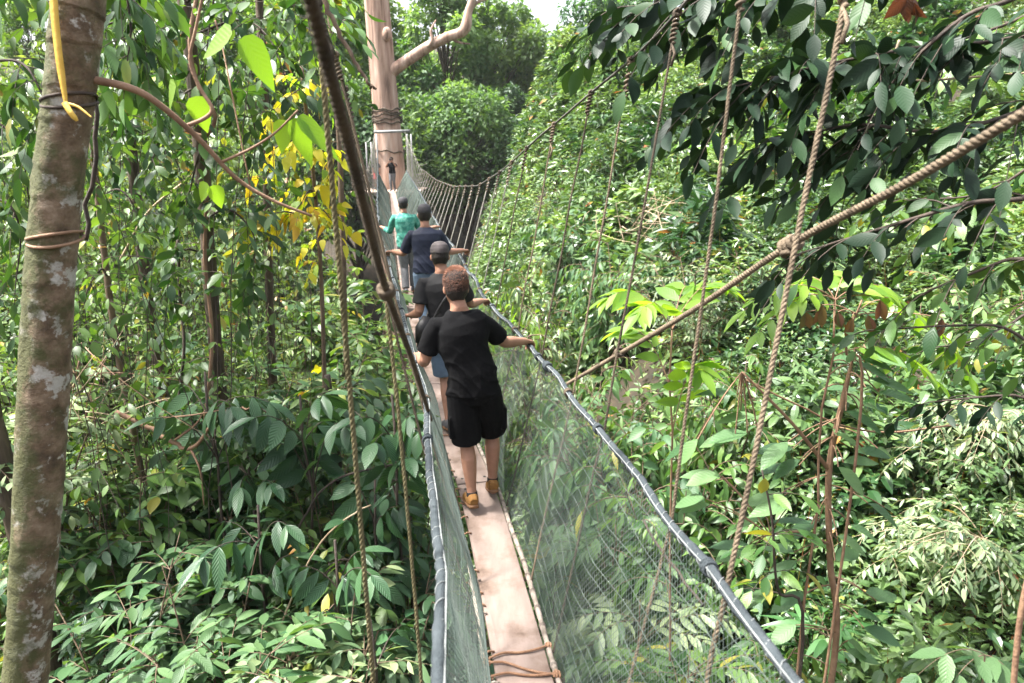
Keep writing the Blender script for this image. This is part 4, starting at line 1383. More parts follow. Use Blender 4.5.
# debris strip of twisted ties between left edge rope and plank
for y in np.arange(2.3, 6.5, .11):
    if rb.random() < .55:
        mb = MB()
        q = np.array([y, y + rb.uniform(-.03, .03)])
        P = B3(np.array([-.187, -.13]), deckz(q) + .006, q)
        mb.tube([P[0], (P[0] + P[1]) / 2 + [0, 0, .012], P[1]], .006, 5)
        part('tie', mb, M['lash'] if rb.random() < .6 else M['edgerope'], bridge)
# lashings over the plank
for ya, yb in ((3.13, 3.20), (3.11, 2.97), (3.0, 2.985), (6.1, 6.05)):
    mb = MB()
    q = np.array([ya, (ya + yb) / 2, yb])
    P = B3(np.array([-.185, 0., .16]), deckz(q) + np.array([.012, .010, .012]), q)
    pp = spline([P[0], P[0] * .5 + P[1] * .5 + [0, .02, .004], P[1], P[1] * .5 + P[2] * .5 + [0, -.012, .004], P[2]], 22)
    rope3(mb, pp, .007, .05)
    coil(mb, P[0] + [-.012, 0, -.01], P[0] + [.02, 0, .004], .012, .006, 2.5)
    coil(mb, P[2] + [-.02, 0, .004], P[2] + [.012, 0, -.01], .012, .006, 2.5)
    part('lashing', mb, M['lash'], bridge)
# handrails: a grey sleeve over rope, wound with white twine
gy = np.arange(.25, 38.3, .06)
RAIL = {}
for sgn in (-1, 1):
    off = (offr(gy) if sgn > 0 else -offl(gy))
    sagw = .02 * np.abs(np.sin((gy - .3) * math.pi / .8)) * np.clip(1.2 - gy * .03, 0, 1)
    w2 = np.interp(gy, np.arange(0, 40, .5), rb.normal(0, .009, 80))
    path = B3(off + w2, railz(gy) - sagw + w2 * .5, gy)
    RAIL[sgn] = path
    mb = MB()
    fy = np.arange(.25, 38.3, .02)
    fp = np.stack([np.interp(fy, gy, path[:, k]) for k in range(3)], -1)
    phs = 2 * math.pi * fy / .092 + .9 * np.sin(fy * 5.3) + .5 * np.sin(fy * 13)
    lump = np.interp(fy, np.arange(0, 40, .045), rb.normal(0, .0011, 889))
    fr_ = .0152 + .0026 * np.abs(np.sin(phs / 2)) + lump
    fp[:, 0] += np.interp(fy, np.arange(0, 40, .11), rb.normal(0, .0016, 364))
    fp[:, 2] += np.interp(fy, np.arange(0, 40, .13), rb.normal(0, .0022, 308))
    mb.tube(fp, fr_, 10)
    h = part('handrail', mb, M['sleeve'], bridge)
    tw = MB()
    s = np.arange(.3, 15, .009)
    q = np.stack([np.interp(s, gy, path[:, k]) for k in range(3)], -1)
    t = nrm(np.gradient(q, axis=0))
    a = nrm(np.cross(t, UPV))
    b = np.cross(t, a)
    wv = 2 * math.pi * s / .092 + .9 * np.sin(s * 5.3) + .5 * np.sin(s * 13)
    tw.tube(q + .0168 * (np.cos(wv)[:, None] * a + np.sin(wv)[:, None] * b),   .0019, 4)
    # the net's head rope lies along the rail's inner side
    tw.tube(q - np.array([sgn * .016, 0, 0]) + UPV * .010, .0032, 4)
    part('twine', tw, M['twine'], h)
railp = lambda sgn, y: np.array([np.interp(y, gy, RAIL[sgn][:, k]) for k in range(3)])
# nets: fine diagonal threads between edge rope and handrail
for sgn in (-1, 1):
    mb = MB()
    E = B3(np.where(gy > 0, sgn * .175, 0), deckz(gy) - .004, gy)
    T = RAIL[sgn]
    bul = np.interp(gy, np.arange(0, 40, .7), rb.normal(.02, .03, 58))

    def S(u, v):
        e = np.stack([np.interp(u, gy, E[:, k]) for k in range(3)], -1)
        t = np.stack([np.interp(u, gy, T[:, k]) for k in range(3)], -1)
        p = e + (t - e) * v[..., None]
        o = (np.interp(u, gy, bul) + .012 * np.sin(u * 7 + v * 5)) * np.sin(v * math.pi) - .05 * np.sin(v * math.pi)
        p[..., 0] += sgn * o
        return p
    K = 9
    v = np.linspace(0, 1, K)
    for dirn, skew in ((1, 1.0), (-1, .85)):
        us = [.35]
        while us[-1] < 37.6:
            us.append(us[-1] + (.029 if us[-1] < 9 else .040))
        us = np.array(us)
        uu = us[:, None] + (v[None] - .5) * skew * dirn
        uu = np.clip(uu, .3, 38)
        P = S(uu, np.broadcast_to(v, uu.shape))
        n = len(us)
        r = np.where(us < 9, .00100, .0016)[:, None]
        A = np.array([sgn * 1., 0, 0])
        t = nrm(np.gradient(P, axis=1))
        Bv = np.cross(t, A)
        vs = []
        for a_ in range(3):
            w = 2 * math.pi * a_ / 3
            vs.append(P + (r[..., None] if r.ndim == 2 else r) * (math.cos(w) * A + math.sin(w) * Bv))
        V = np.stack(vs, 2)                       # n, K, 3 sides, 3
        b0 = (np.arange(n) * K * 3)[:, None, None] + (np.arange(K - 1) * 3)[None, :, None]
        j = np.arange(3)[None, None, :]
        jn = (np.arange(3) + 1)[None, None, :] % 3
        f4 = np.stack([b0 + j, b0 + jn, b0 + 3 + jn, b0 + 3 + j], -1).reshape(-1, 4)
        mb.add(V.reshape(-1, 3), None, f4)
    for vv_ in np.linspace(.06, .94, 13):
        ul = np.arange(.3, 38, .08)
        mb.tube(S(ul, np.full(len(ul), vv_) + .012 * np.sin(ul * 6 + vv_ * 40)), .0016, 3, False)
    part('side_net', mb, M['net'], bridge)
# main cables
cy = np.concatenate([np.arange(-.5, 39, .3), [39.3]])
for sgn in (-1, 1):
    mb = MB()
    cp = B3(sgn * caboff(cy), cabz(cy), cy)
    mb.tube(cp, .0085, 6)
    part('main_cable', mb, M['steel'], bridge)
cabp = lambda sgn, y: B3(np.array([sgn * caboff(y)]), np.array([cabz(y)]), np.array([y]))[0]
# hangers: from the cable past the rail down to the deck edge
HY = [1.45, 2.2, 2.95, 3.7, 4.35, 5.05, 5.85, 6.8]
while HY[-1] < 36.5:
    HY.append(HY[-1] + (.75 if HY[-1] < 14 else .95))
knots = {}
for sgn in (1, -1):
    for i, y in enumerate(HY):
        if (sgn < 0 and i in (0, 1, 2)) or (sgn > 0 and i == 2):
            continue
        top = cabp(sgn, y)
        yb = y - (.55 if y < 4.5 else .3 if y < 7 else .1)
        ed = B3(np.array([sgn * .17]), np.array([deckz(yb)]), np.array([yb]))[0]
        ra = railp(sgn, (y + yb) / 2)
        ra = ra + np.array([sgn * .03, 0, 0])
        if sgn > 0 and i == 0:
            top, ra, ed = U(856, -60, 2.35), U(722, 610, 1.86), U(690, 760, 1.75)
        elif sgn > 0 and i == 1:
            top, ra, ed = U(747, -45, 2.75), U(672, 520, 2.55), U(610, 760, 2.3)
        far = y > 9
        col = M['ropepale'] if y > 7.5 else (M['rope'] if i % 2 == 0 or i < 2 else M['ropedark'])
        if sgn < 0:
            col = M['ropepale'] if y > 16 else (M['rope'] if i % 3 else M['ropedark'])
        mb = MB()
        path = np.vstack([np.linspace(top, ra, 6), np.linspace(ra, ed, 5)[1:]])
        if not far:
            path[1:-1] += rb.normal(0, .004, (len(path) - 2, 3))
            rope3(mb, path, .0088 if i == 0 and sgn > 0 else .0068, .045 if i else .052)
        else:
            mb.tube(path, .0085 if y < 20 else .0115, 5)
        h = part('hanger', mb, col, bridge)
        if y < 24 and top[2] < 3:
            wb = MB()
            t = nrm(ra - top)
            wl = rb.uniform(.14, .24)
            coil(wb, top - t * .01, top + t * wl, .012, .0075, 7 if not far else 5)
            coil(wb, top + np.array([0, .03, 0]), top - np.array([0, .03, 0]), .014, .008, 3)
            if i % 3 == 0:
                wb.tube([top + t * wl, top + t * (wl + .05) + [.02, -.01, 0], top + t * (wl + .11) + [.012, -.012, 0]], .008, 5)
            part('whipping', wb, M['ropedark'] if i % 2 and not far else M['rope'], h)
            if y < 12:
                kb = MB()
                d = nrm(railp(sgn, y + .1) - railp(sgn, y - .1)) * .02
                c = railp(sgn, (y + yb) / 2)
                coil(kb, c - d, c + d, .0225, .006, 3)
                part('rail_knot', kb, M['sleeve'] if i % 2 else M['ropedark'], h)
# the two inner ropes left of the bridge that come close to the viewer
for pts, R in (([(317, 10, 2.0), (344, 320, 2.08), (362, 540, 2.1), (378, 740, 2.12)], .0085), ([(386, 298, 2.55), (400, 430, 2.5), (416, 610, 2.45), (424, 720, 2.42)], .0075)):
    mb = MB()
    pp_ = [U(*p) for p in pts]
    rope3(mb, spline(([pp_[0] + nrm(pp_[0] - pp_[1]) * 1.1] if pts[0][2] < 2.2 else []) + pp_, 24), R, .06)
    part('hanger', mb, M['ropemoss'], bridge)
# stay ropes tied to the rails and rising past the viewer on either side
mb = MB()
s0, s1, s2 = U(567, 384, 4.72), U(790, 245, 2.55), U(1060, 92, 1.58)
sp = spline([s0, U(680, 318, 3.35), s1, U(905, 184, 2.0), s2, s2 + nrm(s2 - U(905, 184, 2.0)) * 3.5], 60)
rope3(mb, sp, .0135, .056)
st = part('stay_rope', mb, M['rope'], bridge)
kb = MB()
t = nrm(s0 - s1)
coil(kb, s1 - t * .035, s1 + t * .035, .024, .0115, 3)
a = nrm(U(850, 0, 2.35) - U(722, 610, 1.86))
coil(kb, s1 - a * .04, s1 + a * .03, .020, .0100, 3)
part('knot', kb, M['rope'], st)
kb = MB()
d = nrm(railp(1, 4.8) - railp(1, 4.5)) * .035
coil(kb, railp(1, 4.66) - d, railp(1, 4.66) + d, .024, .010, 4)
part('knot', kb, M['sleeve'], st)
kb = MB()
p = U(620, 352, 3.95)
coil(kb, p - t * .02, p + t * .02, .022, .008, 3)
part('knot', kb, M['ropedark'], st)
mb = MB()
l0, l1, l2 = U(431, 420, 4.05), U(386, 290, 2.0), U(300, -40, .95)
rope3(mb, spline([l0, U(412, 360, 2.8), l1, U(347, 140, 1.3), l2, l2 + nrm(l2 - U(347, 140, 1.3)) * 3.5], 60), .0112, .05)
st = part('stay_rope', mb, M['ropedark'], bridge)
kb = MB()
t = nrm(l0 - l1)
coil(kb, l1 - t * .02, l1 + t * .035, .018, .009, 3)
part('knot', kb, M['ropedark'], st)

# ------------------------------------------------------------------ giant tan tree with its platform
gb = np.array([-6.75, 41.6])
gz = float(ground(*gb))
tt = thing('giant_tree', 'giant smooth tan trunk with one bare limb standing at the far end of the bridge', 'tree', (gb[0], gb[1], gz))
mb = MB()
hh = np.array([-1, 0, 1.5, 4, -2.2 - gz, 2 - gz, 6 - gz, 12 - gz, 22 - gz])
rr = np.array([1.5, 1.2, .98, .86, .78, .70, .67, .62, .5])
zz = np.linspace(hh[0], hh[-1], 60)
r = np.interp(zz, hh, rr)
xo = np.interp(zz, [0, -2 - gz, 9 - gz, 22 - gz], [.1, 0, -.45, -.9])
ang = np.linspace(0, 2 * math.pi, 40, endpoint=False)
rad = r[:, None] * (1 + .05 * np.cos(3 * ang[None] + zz[:, None] * .12) + .035 * np.cos(5 * ang[None] + 1 + zz[:, None] * .07) + .02 * np.cos(9 * ang[None] + zz[:, None] * .2) + .25 * np.exp(-np.maximum(zz, 0) / 1.5)[:, None] * np.cos(4 * ang[None]))
V = np.stack([xo[:, None] + rad * np.cos(ang), rad * np.sin(ang), np.broadcast_to(zz[:, None], rad.shape)], -1)
i, j = np.meshgrid(np.arange(59), np.arange(40), indexing='ij')
mb.add(V.reshape(-1, 3), None, np.stack([i * 40 + j, i * 40 + (j + 1) % 40, (i + 1) * 40 + (j + 1) % 40, (i + 1) * 40 + j], -1).reshape(-1, 4))
part('trunk', mb, M['fartrunk'], tt)
mb = MB()
W = lambda px, py, y: U(px, py, y) - np.array([gb[0], gb[1], gz])
lp = spline([W(386, 75, 41.6), W(402, 64, 41.2), W(428, 47, 40.6), W(448, 37, 40.2), W(464, 30, 40), W(469, 10, 40), W(476, -12, 40), W(480, -50, 40)], 40)
mb.tube(lp, np.interp(np.linspace(0, 1, 40), [0, .12, .5, .62, .68, 1], [.42, .31, .25, .29, .21, .16]), 12)
mb.tube(spline([W(462, 31, 40), W(467, 32, 40), W(470, 31, 39.9)], 6), [.3, .27, .18], 8) if False else None
part('limb', mb, M['fartrunk'], tt)
for q_ in ([(469, 10), (478, 2), (492, -4), (500, -14)], [(450, 36), (458, 42), (470, 44)], [(428, 47), (432, 40), (431, 30), (436, 20)], [(476, -12), (468, -24), (466, -40)]):
    mb = MB()
    mb.tube(spline([W(a_, b_, 40.2) for a_, b_ in q_], 14), np.linspace(.12, .03, 14), 7)
    part('twig', mb, M['fartrunk'], tt)
mb = MB()
mb.ball(W(387, 34, 40.95), (.26, .26, .36))
part('knot', mb, M['fartrunk'], tt)
# rope bands round the trunk
pf = thing('tree_platform', 'timber platform with railing tied round the giant tan trunk', 'platform', (gb[0], gb[1], -2.2))
o3 = np.array([gb[0], gb[1], -2.2])
mb = MB()
for k in range(9):
    mb.box((-1.6 + k * .4, -1.9, -.03), (.37, 2.3, .06))
    if k in (0, 1, 7, 8):
        mb.box((-1.6 + k * .4, .6, -.03), (.37, 2.6, .06))
part('deck', mb, M['plat'], pf, False)
for x in (-1.3, 1.3):
    mb = MB()
    mb.tube([(x, -3.0, -.13), (x, 2.0, -.13)], .09, 8)
    part('beam', mb, M['plat'], pf)
mb = MB()
bar = [U(374, 132, 38.6) - o3, U(410, 131, 38.6) - o3]
mb.tube([bar[0], (np.array(bar[0]) + bar[1]) / 2, bar[1]], .075, 8)
part('crossbar', mb, M['alu'], pf)
for px in (366, 371, 376.5, 407, 411):
    mb = MB()
    a = U(px, 134 if px > 372 else 142, 38.9 if px > 372 else 41) - o3
    mb.tube([a * [1, 1, 0] - [0, 0, .1], a * [1, 1, .5], a], .045, 7)
    part('post', mb, M['alu'], pf)
for k in range(3):
    mb = MB()
    z = .45 + .45 * k
    mb.tube(spline([(-1.7, -2.9, z), (-1.9, -1, z - .04), (-1.8, 1.4, z)], 12), .02, 5)
    part('rail', mb, M['ropepale'], pf)
    mb = MB()
    mb.tube(spline([(1.75, -2.9, z), (1.85, -1, z - .04), (1.8, 1.4, z)], 12), .02, 5)
    part('rail', mb, M['ropepale'], pf)
for zc in np.concatenate([np.linspace(1.75, 2.45, 5), np.linspace(.2, .25, 1)]) + 2.2 - .9 + .55:
    mb = MB()
    a = np.linspace(0, 2 * math.pi, 40)
    xo_ = np.interp(zc - 2.2 - gz, [0, -2 - gz, 9 - gz], [.1, 0, -.45])
    w = .80 + .03 * np.sin(a * 5)
    mb.tube(np.stack([xo_ + w * np.cos(a), w * np.sin(a), zc + .06 * np.sin(a * 2 + zc * 9) + .05 * np.sin(a * 7)], -1), .045, 5)
    part('rope_band', mb, M['ropedark'], pf)


# ------------------------------------------------------------------ people
def remeshed(mb, voxel, name, smooth_it=4, factor=.5):
    me = mb.mesh(name)
    o = bpy.data.objects.new(name, me)
    COL.objects.link(o)
    md = o.modifiers.new('r', 'REMESH')
    md.mode = 'VOXEL'
    md.voxel_size = voxel
    if smooth_it:
        s = o.modifiers.new('s', 'SMOOTH')
        s.iterations = smooth_it
        s.factor = factor
    dg = bpy.context.evaluated_depsgraph_get()
    dg.update()
    out = bpy.data.meshes.new_from_object(o.evaluated_get(dg))
    bpy.data.objects.remove(o)
    out.name = name
    out.polygons.foreach_set('use_smooth', np.ones(len(out.polygons), bool))
    return out


def loft(mb, rings, right=(1, 0, 0), seg=20, power=2.0):
    """closed body section: rings of (centre, half width, half depth)"""
    cs = np.array([r[0] for r in rings], float)
    n = len(cs)
    t = nrm(np.gradient(cs, axis=0))
    vs = []
    for i in range(n):
        rt = np.asarray(rings[i][3] if len(rings[i]) > 3 else right, float)
        rt = nrm(rt - t[i] * np.dot(rt, t[i]))
        fw = np.cross(t[i], rt)
        a = np.linspace(0, 2 * math.pi, seg, endpoint=False)
        ca, sa = np.cos(a), np.sin(a)
        ex = 2 / power
        vs.append(cs[i] + rings[i][1] * (np.sign(ca) * np.abs(ca) ** ex)[:, None] * rt + rings[i][2] * (np.sign(sa) * np.abs(sa) ** ex)[:, None] * fw)
    V = np.vstack(vs + [cs[0][None], cs[-1][None]])
    i, j = np.meshgrid(np.arange(n - 1), np.arange(seg), indexing='ij')
    jn = (j + 1) % seg
    f4 = np.stack([i * seg + j, i * seg + jn, (i + 1) * seg + jn, (i + 1) * seg + j], -1).reshape(-1, 4)
    jj = np.arange(seg)
    kk = (jj + 1) % seg
    f3 = np.vstack([np.stack([np.full(seg, n * seg), kk, jj], -1), np.stack([np.full(seg, n * seg + 1), (n - 1) * seg + jj, (n - 1) * seg + kk], -1)])
    mb.add(V, f3, f4)


def rotm(rx=0, ry=0, rz=0):
    return np.array((Matrix.Rotation(rz, 3, 'Z') @ Matrix.Rotation(ry, 3, 'Y') @ Matrix.Rotation(rx, 3, 'X')))


def hand(mb, w, d, nrmal, thumb, curl=.9, s=1.0):
    """palm, four unequal bent fingers and a thumb; d = along the hand, nrmal = out of the palm"""
    w = np.asarray(w, float)
    d = nrm(d)
    nn = nrm(np.asarray(nrmal, float) - d * np.dot(nrmal, d))
    lat = np.cross(d, nn)
    if np.dot(lat, thumb) < 0:
        lat = -lat
    loft(mb, [(w - d * .01, .024 * s, .017 * s, lat), (w + d * .02 * s, .032 * s, .018 * s, lat), (w + d * .055 * s, .042 * s, .0165 * s, lat), (w + d * .088 * s, .041 * s, .014 * s, lat)], lat, 14, 2.6)
    for q, (o, ln) in enumerate(((.031, .072), (.0105, .080), (-.0105, .075), (-.031, .060))):
        p = w + d * .080 * s + lat * o * s
        dirn = d.copy()
        pts, rr = [p - d * .02 * s], [.0092 * s]
        pts.append(p.copy()); rr.append(.0092 * s)
        for b, f in enumerate((.42, .33, .25)):
            a = curl * (b + .6) * .62
            dirn = nrm(d * math.cos(a) + nn * math.sin(a) + lat * o * 1.6)
            p = p + dirn * ln * f * s
            pts.append(p.copy()); rr.append((.0088, .0082, .0070)[b] * s)
        mb.tube(pts, rr, 8)
        mb.ball(pts[-1], .0072 * s, None, 8, 6)
    p = w + d * .022 * s + lat * .026 * s
    t1 = nrm(d * .6 + lat * .8 + nn * .25)
    t2 = nrm(d * .8 + lat * .25 + nn * .6 * min(1, curl))
    pts = [p - t1 * .012, p + t1 * .03 * s, p + t1 * .035 * s + t2 * .028 * s, p + t1 * .035 * s + t2 * .052 * s]
    mb.tube(pts, [.0125 * s, .0115 * s, .0098 * s, .008 * s], 8)
    mb.ball(pts[-1], .0082 * s, None, 8, 6)


def person(label, loc, rz, J, C, vox=.006, scale=1.0):
    """J: joints in metres, local axes x right, y forward, z up, feet at z = 0"""
    root = thing('person', label, 'person', loc, rz, None, scale)
    J = {k: np.asarray(v, float) for k, v in J.items()}
    pel, che, nek, hed = J['pelvis'], J['chest'], J['neck'], J['head']
    sr_, sl_ = J['shR'], J['shL']
    rt = nrm(sr_ - sl_)
    b = MB()
    mid = (pel + che) / 2
    hip = nrm(J['hipR'] - J['hipL'])
    torso = [(pel - UPV * .09, .10, .085, hip), (pel - UPV * .03, .155, .105, hip), (pel + UPV * .06, .155, .105, hip), (mid, .138, .098, rt), (che - UPV * .06, .160, .112, rt), (che + UPV * .05, .172, .112, rt), (che + UPV * .12, .140, .085, rt), (nek - UPV * .025, .080, .058, rt), (nek + UPV * .02, .058, .058, rt), (nek * .5 + hed * .5 - UPV * .02, .053, .056, rt), (hed - UPV * .03, .05, .055, rt)]
    loft(b, torso, rt, 22, 2.3)
    # head: skull, jaw, nose, ears
    hr = rotm(J.get('hrot', np.zeros(3))[0], 0, J.get('hrot', np.zeros(3))[2])
    H = lambda x, y, z: hed + hr @ np.array([x, y, z])
    loft(b, [(H(0, .035, -.115), .030, .028), (H(0, .03, -.10), .046, .052), (H(0, .018, -.06), .064, .078), (H(0, .005, -.01), .073, .092), (H(0, -.003, .04), .077, .098), (H(0, -.006, .08), .070, .090), (H(0, -.006, .108), .048, .062), (H(0, -.006, .12), .018, .024)], hr @ np.array([1, 0, 0]), 20)
    loft(b, [(H(0, .092, .012), .008, .008), (H(0, .103, -.012), .011, .012), (H(0, .108, -.030), .016, .014), (H(0, .098, -.042), .013, .010)], hr @ np.array([1, 0, 0]), 8)
    loft(b, [(H(-.024, .078, -.066), .004, .006), (H(0, .088, -.066), .012, .010), (H(.024, .078, -.066), .004, .006)], UPV, 8)
    for s in (-1, 1):
        b.ball(H(s * .078, -.008, -.012), (.011, .020, .031), hr @ rotm(0, 0, -s * .35))
    # limbs
    for s, sh, el, wr, hd in ((1, sr_, J['elR'], J['wrR'], J['hdR']), (-1, sl_, J['elL'], J['wrL'], J['hdL'])):
        ua, fa = el - sh, wr - el
        b.tube([sh - rt * s * .05 - UPV * .03, sh - UPV * .022, sh + ua * .25, sh + ua * .6, el - ua * .05, el + fa * .06, el + fa * .3, el + fa * .7, wr - fa * .04, wr], [.036, .045, .047, .045, .041, .041, .043, .034, .027, .026], 14)
        dn = J.get('palmR' if s > 0 else 'palmL', -UPV)
        th = J.get('thR' if s > 0 else 'thL', np.array([0, 1, 0.]))
        hand(b, wr, hd - wr, dn, th, J.get('curl', np.array(1.0)) * 1.0)
    for s, hp, kn, an, to in ((1, J['hipR'], J['knR'], J['anR'], J['toR']), (-1, J['hipL'], J['knL'], J['anL'], J['toL'])):
        th, sn = kn - hp, an - kn
        back = -nrm(np.array([to[0] - an[0], to[1] - an[1], 0]))
        b.tube([hp + UPV * .06, hp, hp + th * .3, hp + th * .7, kn - th * .03, kn + sn * .08, kn + sn * .28 + back * .012, kn + sn * .5 + back * .008, kn + sn * .8, an], [.08, .088, .083, .064, .054, .051, .056, .050, .036, .034], 14)
        f = nrm(to - an * [1, 1, 1])
        loft(b, [(an + back * .045 - UPV * .045, .024, .022), (an - UPV * .035, .033, .04), (an * .5 + to * .5 - UPV * .01, .040, .028), (to, .040, .018)], hip, 12)
    body = link('body', remeshed(b, vox, 'body', 3), M['skin'], root)
    for s in (-1, 1):
        e = MB()
        e.ball(H(s * .031, .083, .012), .0105)
        part('eye', e, M['eye'], root)
    # shirt
    b = MB()
    hem = pel - UPV * C.get('hem', .02)
    loft(b, [(hem, .180, .132, hip), (hem + UPV * .03, .176, .131, hip), (pel + UPV * .10, .168, .128, hip), (mid + UPV * .02, .158, .122, rt), (che - UPV * .05, .173, .128, rt), (che + UPV * .05, .181, .126, rt), (che + UPV * .115, .174, .110, rt), (nek - UPV * .045, .145, .09, rt), (nek - UPV * .012, .088, .074, rt), (nek + UPV * .004, .070, .066, rt)], rt, 26, 2.4)
    for s, sh, el, wr in ((1, sr_, J['elR'], J['wrR']), (-1, sl_, J['elL'], J['wrL'])):
        ua, fa = el - sh, wr - el
        fr = C.get('sleeve', .7)
        if fr <= 1:
            b.tube([sh - rt * s * .09 - UPV * .012, sh - UPV * .012, sh + ua * .22, sh + ua * fr * .7, sh + ua * fr], [.055, .064, .066, .069, .073], 18)
        else:
            b.tube([sh - rt * s * .09 - UPV * .012, sh - UPV * .006, sh + ua * .3, el, el + fa * .5, el + fa * (fr - 1)], [.06, .072, .066, .058, .05, .045], 18)
    me = remeshed(b, max(vox, .007), 'shirt', 5)
    v = np.zeros(len(me.vertices) * 3, np.float32)
    me.vertices.foreach_get('co', v)
    v = v.reshape(-1, 3)
    nv = np.zeros(len(me.vertices) * 3, np.float32)
    me.vertices.foreach_get('normal', nv)
    nv = nv.reshape(-1, 3)
    low = np.clip((che[2] + .06 - v[:, 2]) * 3.5, .12, 1)
    q1 = np.sin(v[:, 2] * 30 + 11 * v[:, 0] + 2.2 * np.sin(v[:, 0] * 12 + 1) + 1.5 * np.sin(v[:, 1] * 17))
    q2 = np.sin(v[:, 2] * 21 - 16 * v[:, 0] + 2.5 * np.sin(v[:, 2] * 9) + 4 * v[:, 1])
    q3 = np.sin(v[:, 0] * 52 + v[:, 2] * 11 + 2 * np.sin(v[:, 2] * 6))
    fold = .0075 * (1 - np.abs(q1)) ** 2 * low + .0065 * (1 - np.abs(q2)) ** 2 * low + .004 * q3 * np.clip((mid[2] - v[:, 2]) * 6, 0.1, 1)
    me.vertices.foreach_set('co', (v + nv * fold[:, None]).ravel())
    link('shirt', me, M[C['shirt']], root)
    # trousers or shorts
    b = MB()
    loft(b, [(pel - UPV * .13, .12, .10, hip), (pel - UPV * .07, .168, .122, hip), (pel + UPV * .02, .170, .124, hip), (pel + UPV * .09, .160, .118, hip)], hip, 24, 2.4)
    ln = C.get('leg', .85)
    for s, hp, kn, an in ((1, J['hipR'], J['knR'], J['anR']), (-1, J['hipL'], J['knL'], J['anL'])):
        th, sn = kn - hp, an - kn
        if ln <= 1:
            b.tube([hp + UPV * .05, hp, hp + th * .35, hp + th * ln * .97, hp + th * ln], [.09, .108, .112, .108, .107], 20)
            if C.get('pocket'):
                c = hp + th * .62 + hip * s * .10
                b.box(c, (.03, .14, .16), rotm(0, 0, 0))
        else:
            b.tube([hp + UPV * .05, hp, hp + th * .4, kn, kn + sn * .4, kn + sn * .9], [.09, .104, .095, .075, .07, .066], 18)
    link('shorts' if ln <= 1 else 'trousers', remeshed(b, max(vox, .007), 'shorts' if ln <= 1 else 'trousers', 4), M[C['legs']], root)
    # shoes
    for s, an, to in ((1, J['anR'], J['toR']), (-1, J['anL'], J['toL'])):
        f = nrm(to - an + UPV * .045)
        up = nrm(np.cross(hip, f)) if np.cross(hip, f)[2] > 0 else -nrm(np.cross(hip, f))
        heel = an - UPV * .0 - f * .06 - up * .055
        b = MB()
        loft(b, [(heel + up * .035 - f * .004, .030, .030, hip), (heel + f * .03 + up * .045, .038, .052, hip), (heel + f * .085 + up * .05, .041, .055, hip), (heel + f * .15 + up * .034, .045, .040, hip), (heel + f * .22 + up * .024, .045, .030, hip), (heel + f * .262 + up * .016, .032, .020, hip)], hip, 16, 2.5)
        b.tube([an - UPV * .03, an + UPV * .012], [.047, .044], 14)
        sh = link('shoe', remeshed(b, .005, 'shoe', 3), M[C.get('shoe', 'greyshoe')], root)
        b = MB()
        loft(b, [(heel - f * .006 + up * .006, .034, .012, hip), (heel + f * .05 + up * .004, .042, .012, hip), (heel + f * .15 + up * .004, .049, .012, hip), (heel + f * .225 + up * .004, .048, .012, hip), (heel + f * .272 + up * .007, .034, .011, hip)], hip, 14, 3.5)
        part('sole', b, M['sole'], sh)
        if C.get('sock'):
            b = MB()
            dn = nrm((J['knR'] if s > 0 else J['knL']) - an)
            b.tube([an - dn * .01, an + dn * .045], [.0405, .0405], 14)
            part('sock', b, M['sock'], sh)
    # hair or cap
    rg = np.random.default_rng(3)
    if 'cap' in C:
        b = MB()
        cr = [(H(0, -.004, .028), .087, .109), (H(0, -.005, .07), .085, .106), (H(0, -.008, .105), .072, .09), (H(0, -.008, .128), .045, .06), (H(0, -.008, .134), .012, .016)]
        loft(b, cr, hr @ np.array([1, 0, 0]), 24)
        hc = link('cap', remeshed(b, .006, 'cap', 2), M[C['cap']], root)
        b = MB()
        sg = C.get('brim', 1)
        loft(b, [(H(0, sg * .08, .036), .070, .006), (H(0, sg * .13, .030), .066, .005), (H(0, sg * .165, .022), .045, .004)], hr @ np.array([1, 0, 0]), 14, 2.5)
        part('brim', b, M[C['cap']], hc)
        b = MB()
        loft(b, [(H(0, -.032, -.075), .05, .05), (H(0, -.020, -.03), .077, .085), (H(0, -.012, .03), .081, .098)], hr @ np.array([1, 0, 0]), 20)
        link('hair', remeshed(b, .006, 'hair', 1), M['hairdark'], root)
    else:
        b = MB()
        loft(b, [(H(0, -.045, -.085), .040, .035), (H(0, -.030, -.045), .072, .074), (H(0, -.018, 0), .079, .088), (H(0, -.012, .05), .083, .100), (H(0, -.008, .09), .074, .094), (H(0, -.006, .118), .05, .066), (H(0, -.006, .128), .02, .03)], hr @ np.array([1, 0, 0]), 22)
        hm_ = remeshed(b, .005, 'hair', 1)
        ho_ = link('hair', hm_, M['hairdark'], root)
        b = MB()
        for k in range(3200):
            d = nrm(rg.normal(0, 1, 3))
            if d[2] < -.35 or (d[1] > .62 and d[2] < .45):
                continue
            top = max(0, d[2])
            c = H(*(d * np.array([.082, .102, .113]) * rg.uniform(.97, 1.03) + [0, -.009, .020]))
            nn_ = hr @ d
            f = nrm(np.cross(nn_, rg.normal(0, 1, 3)))
            g_ = np.cross(nn_, f)
            ln_ = .008 + .024 * top
            w_ = np.linspace(0, rg.uniform(2.0, 4.5), 6)
            cr_ = rg.uniform(.004, .008) * (.5 + top)
            pts_ = c + nn_ * np.linspace(-.002, ln_ * .55, 6)[:, None] + f * (cr_ * np.sin(w_) + np.linspace(0, ln_ * .5, 6))[:, None] + g_ * (cr_ * (1 - np.cos(w_)))[:, None]
            b.tube(pts_, np.linspace(.0020, .0009, 6), 4, True)
        part('curls', b, M[C.get('hair', 'hairdark')], ho_)
    return root


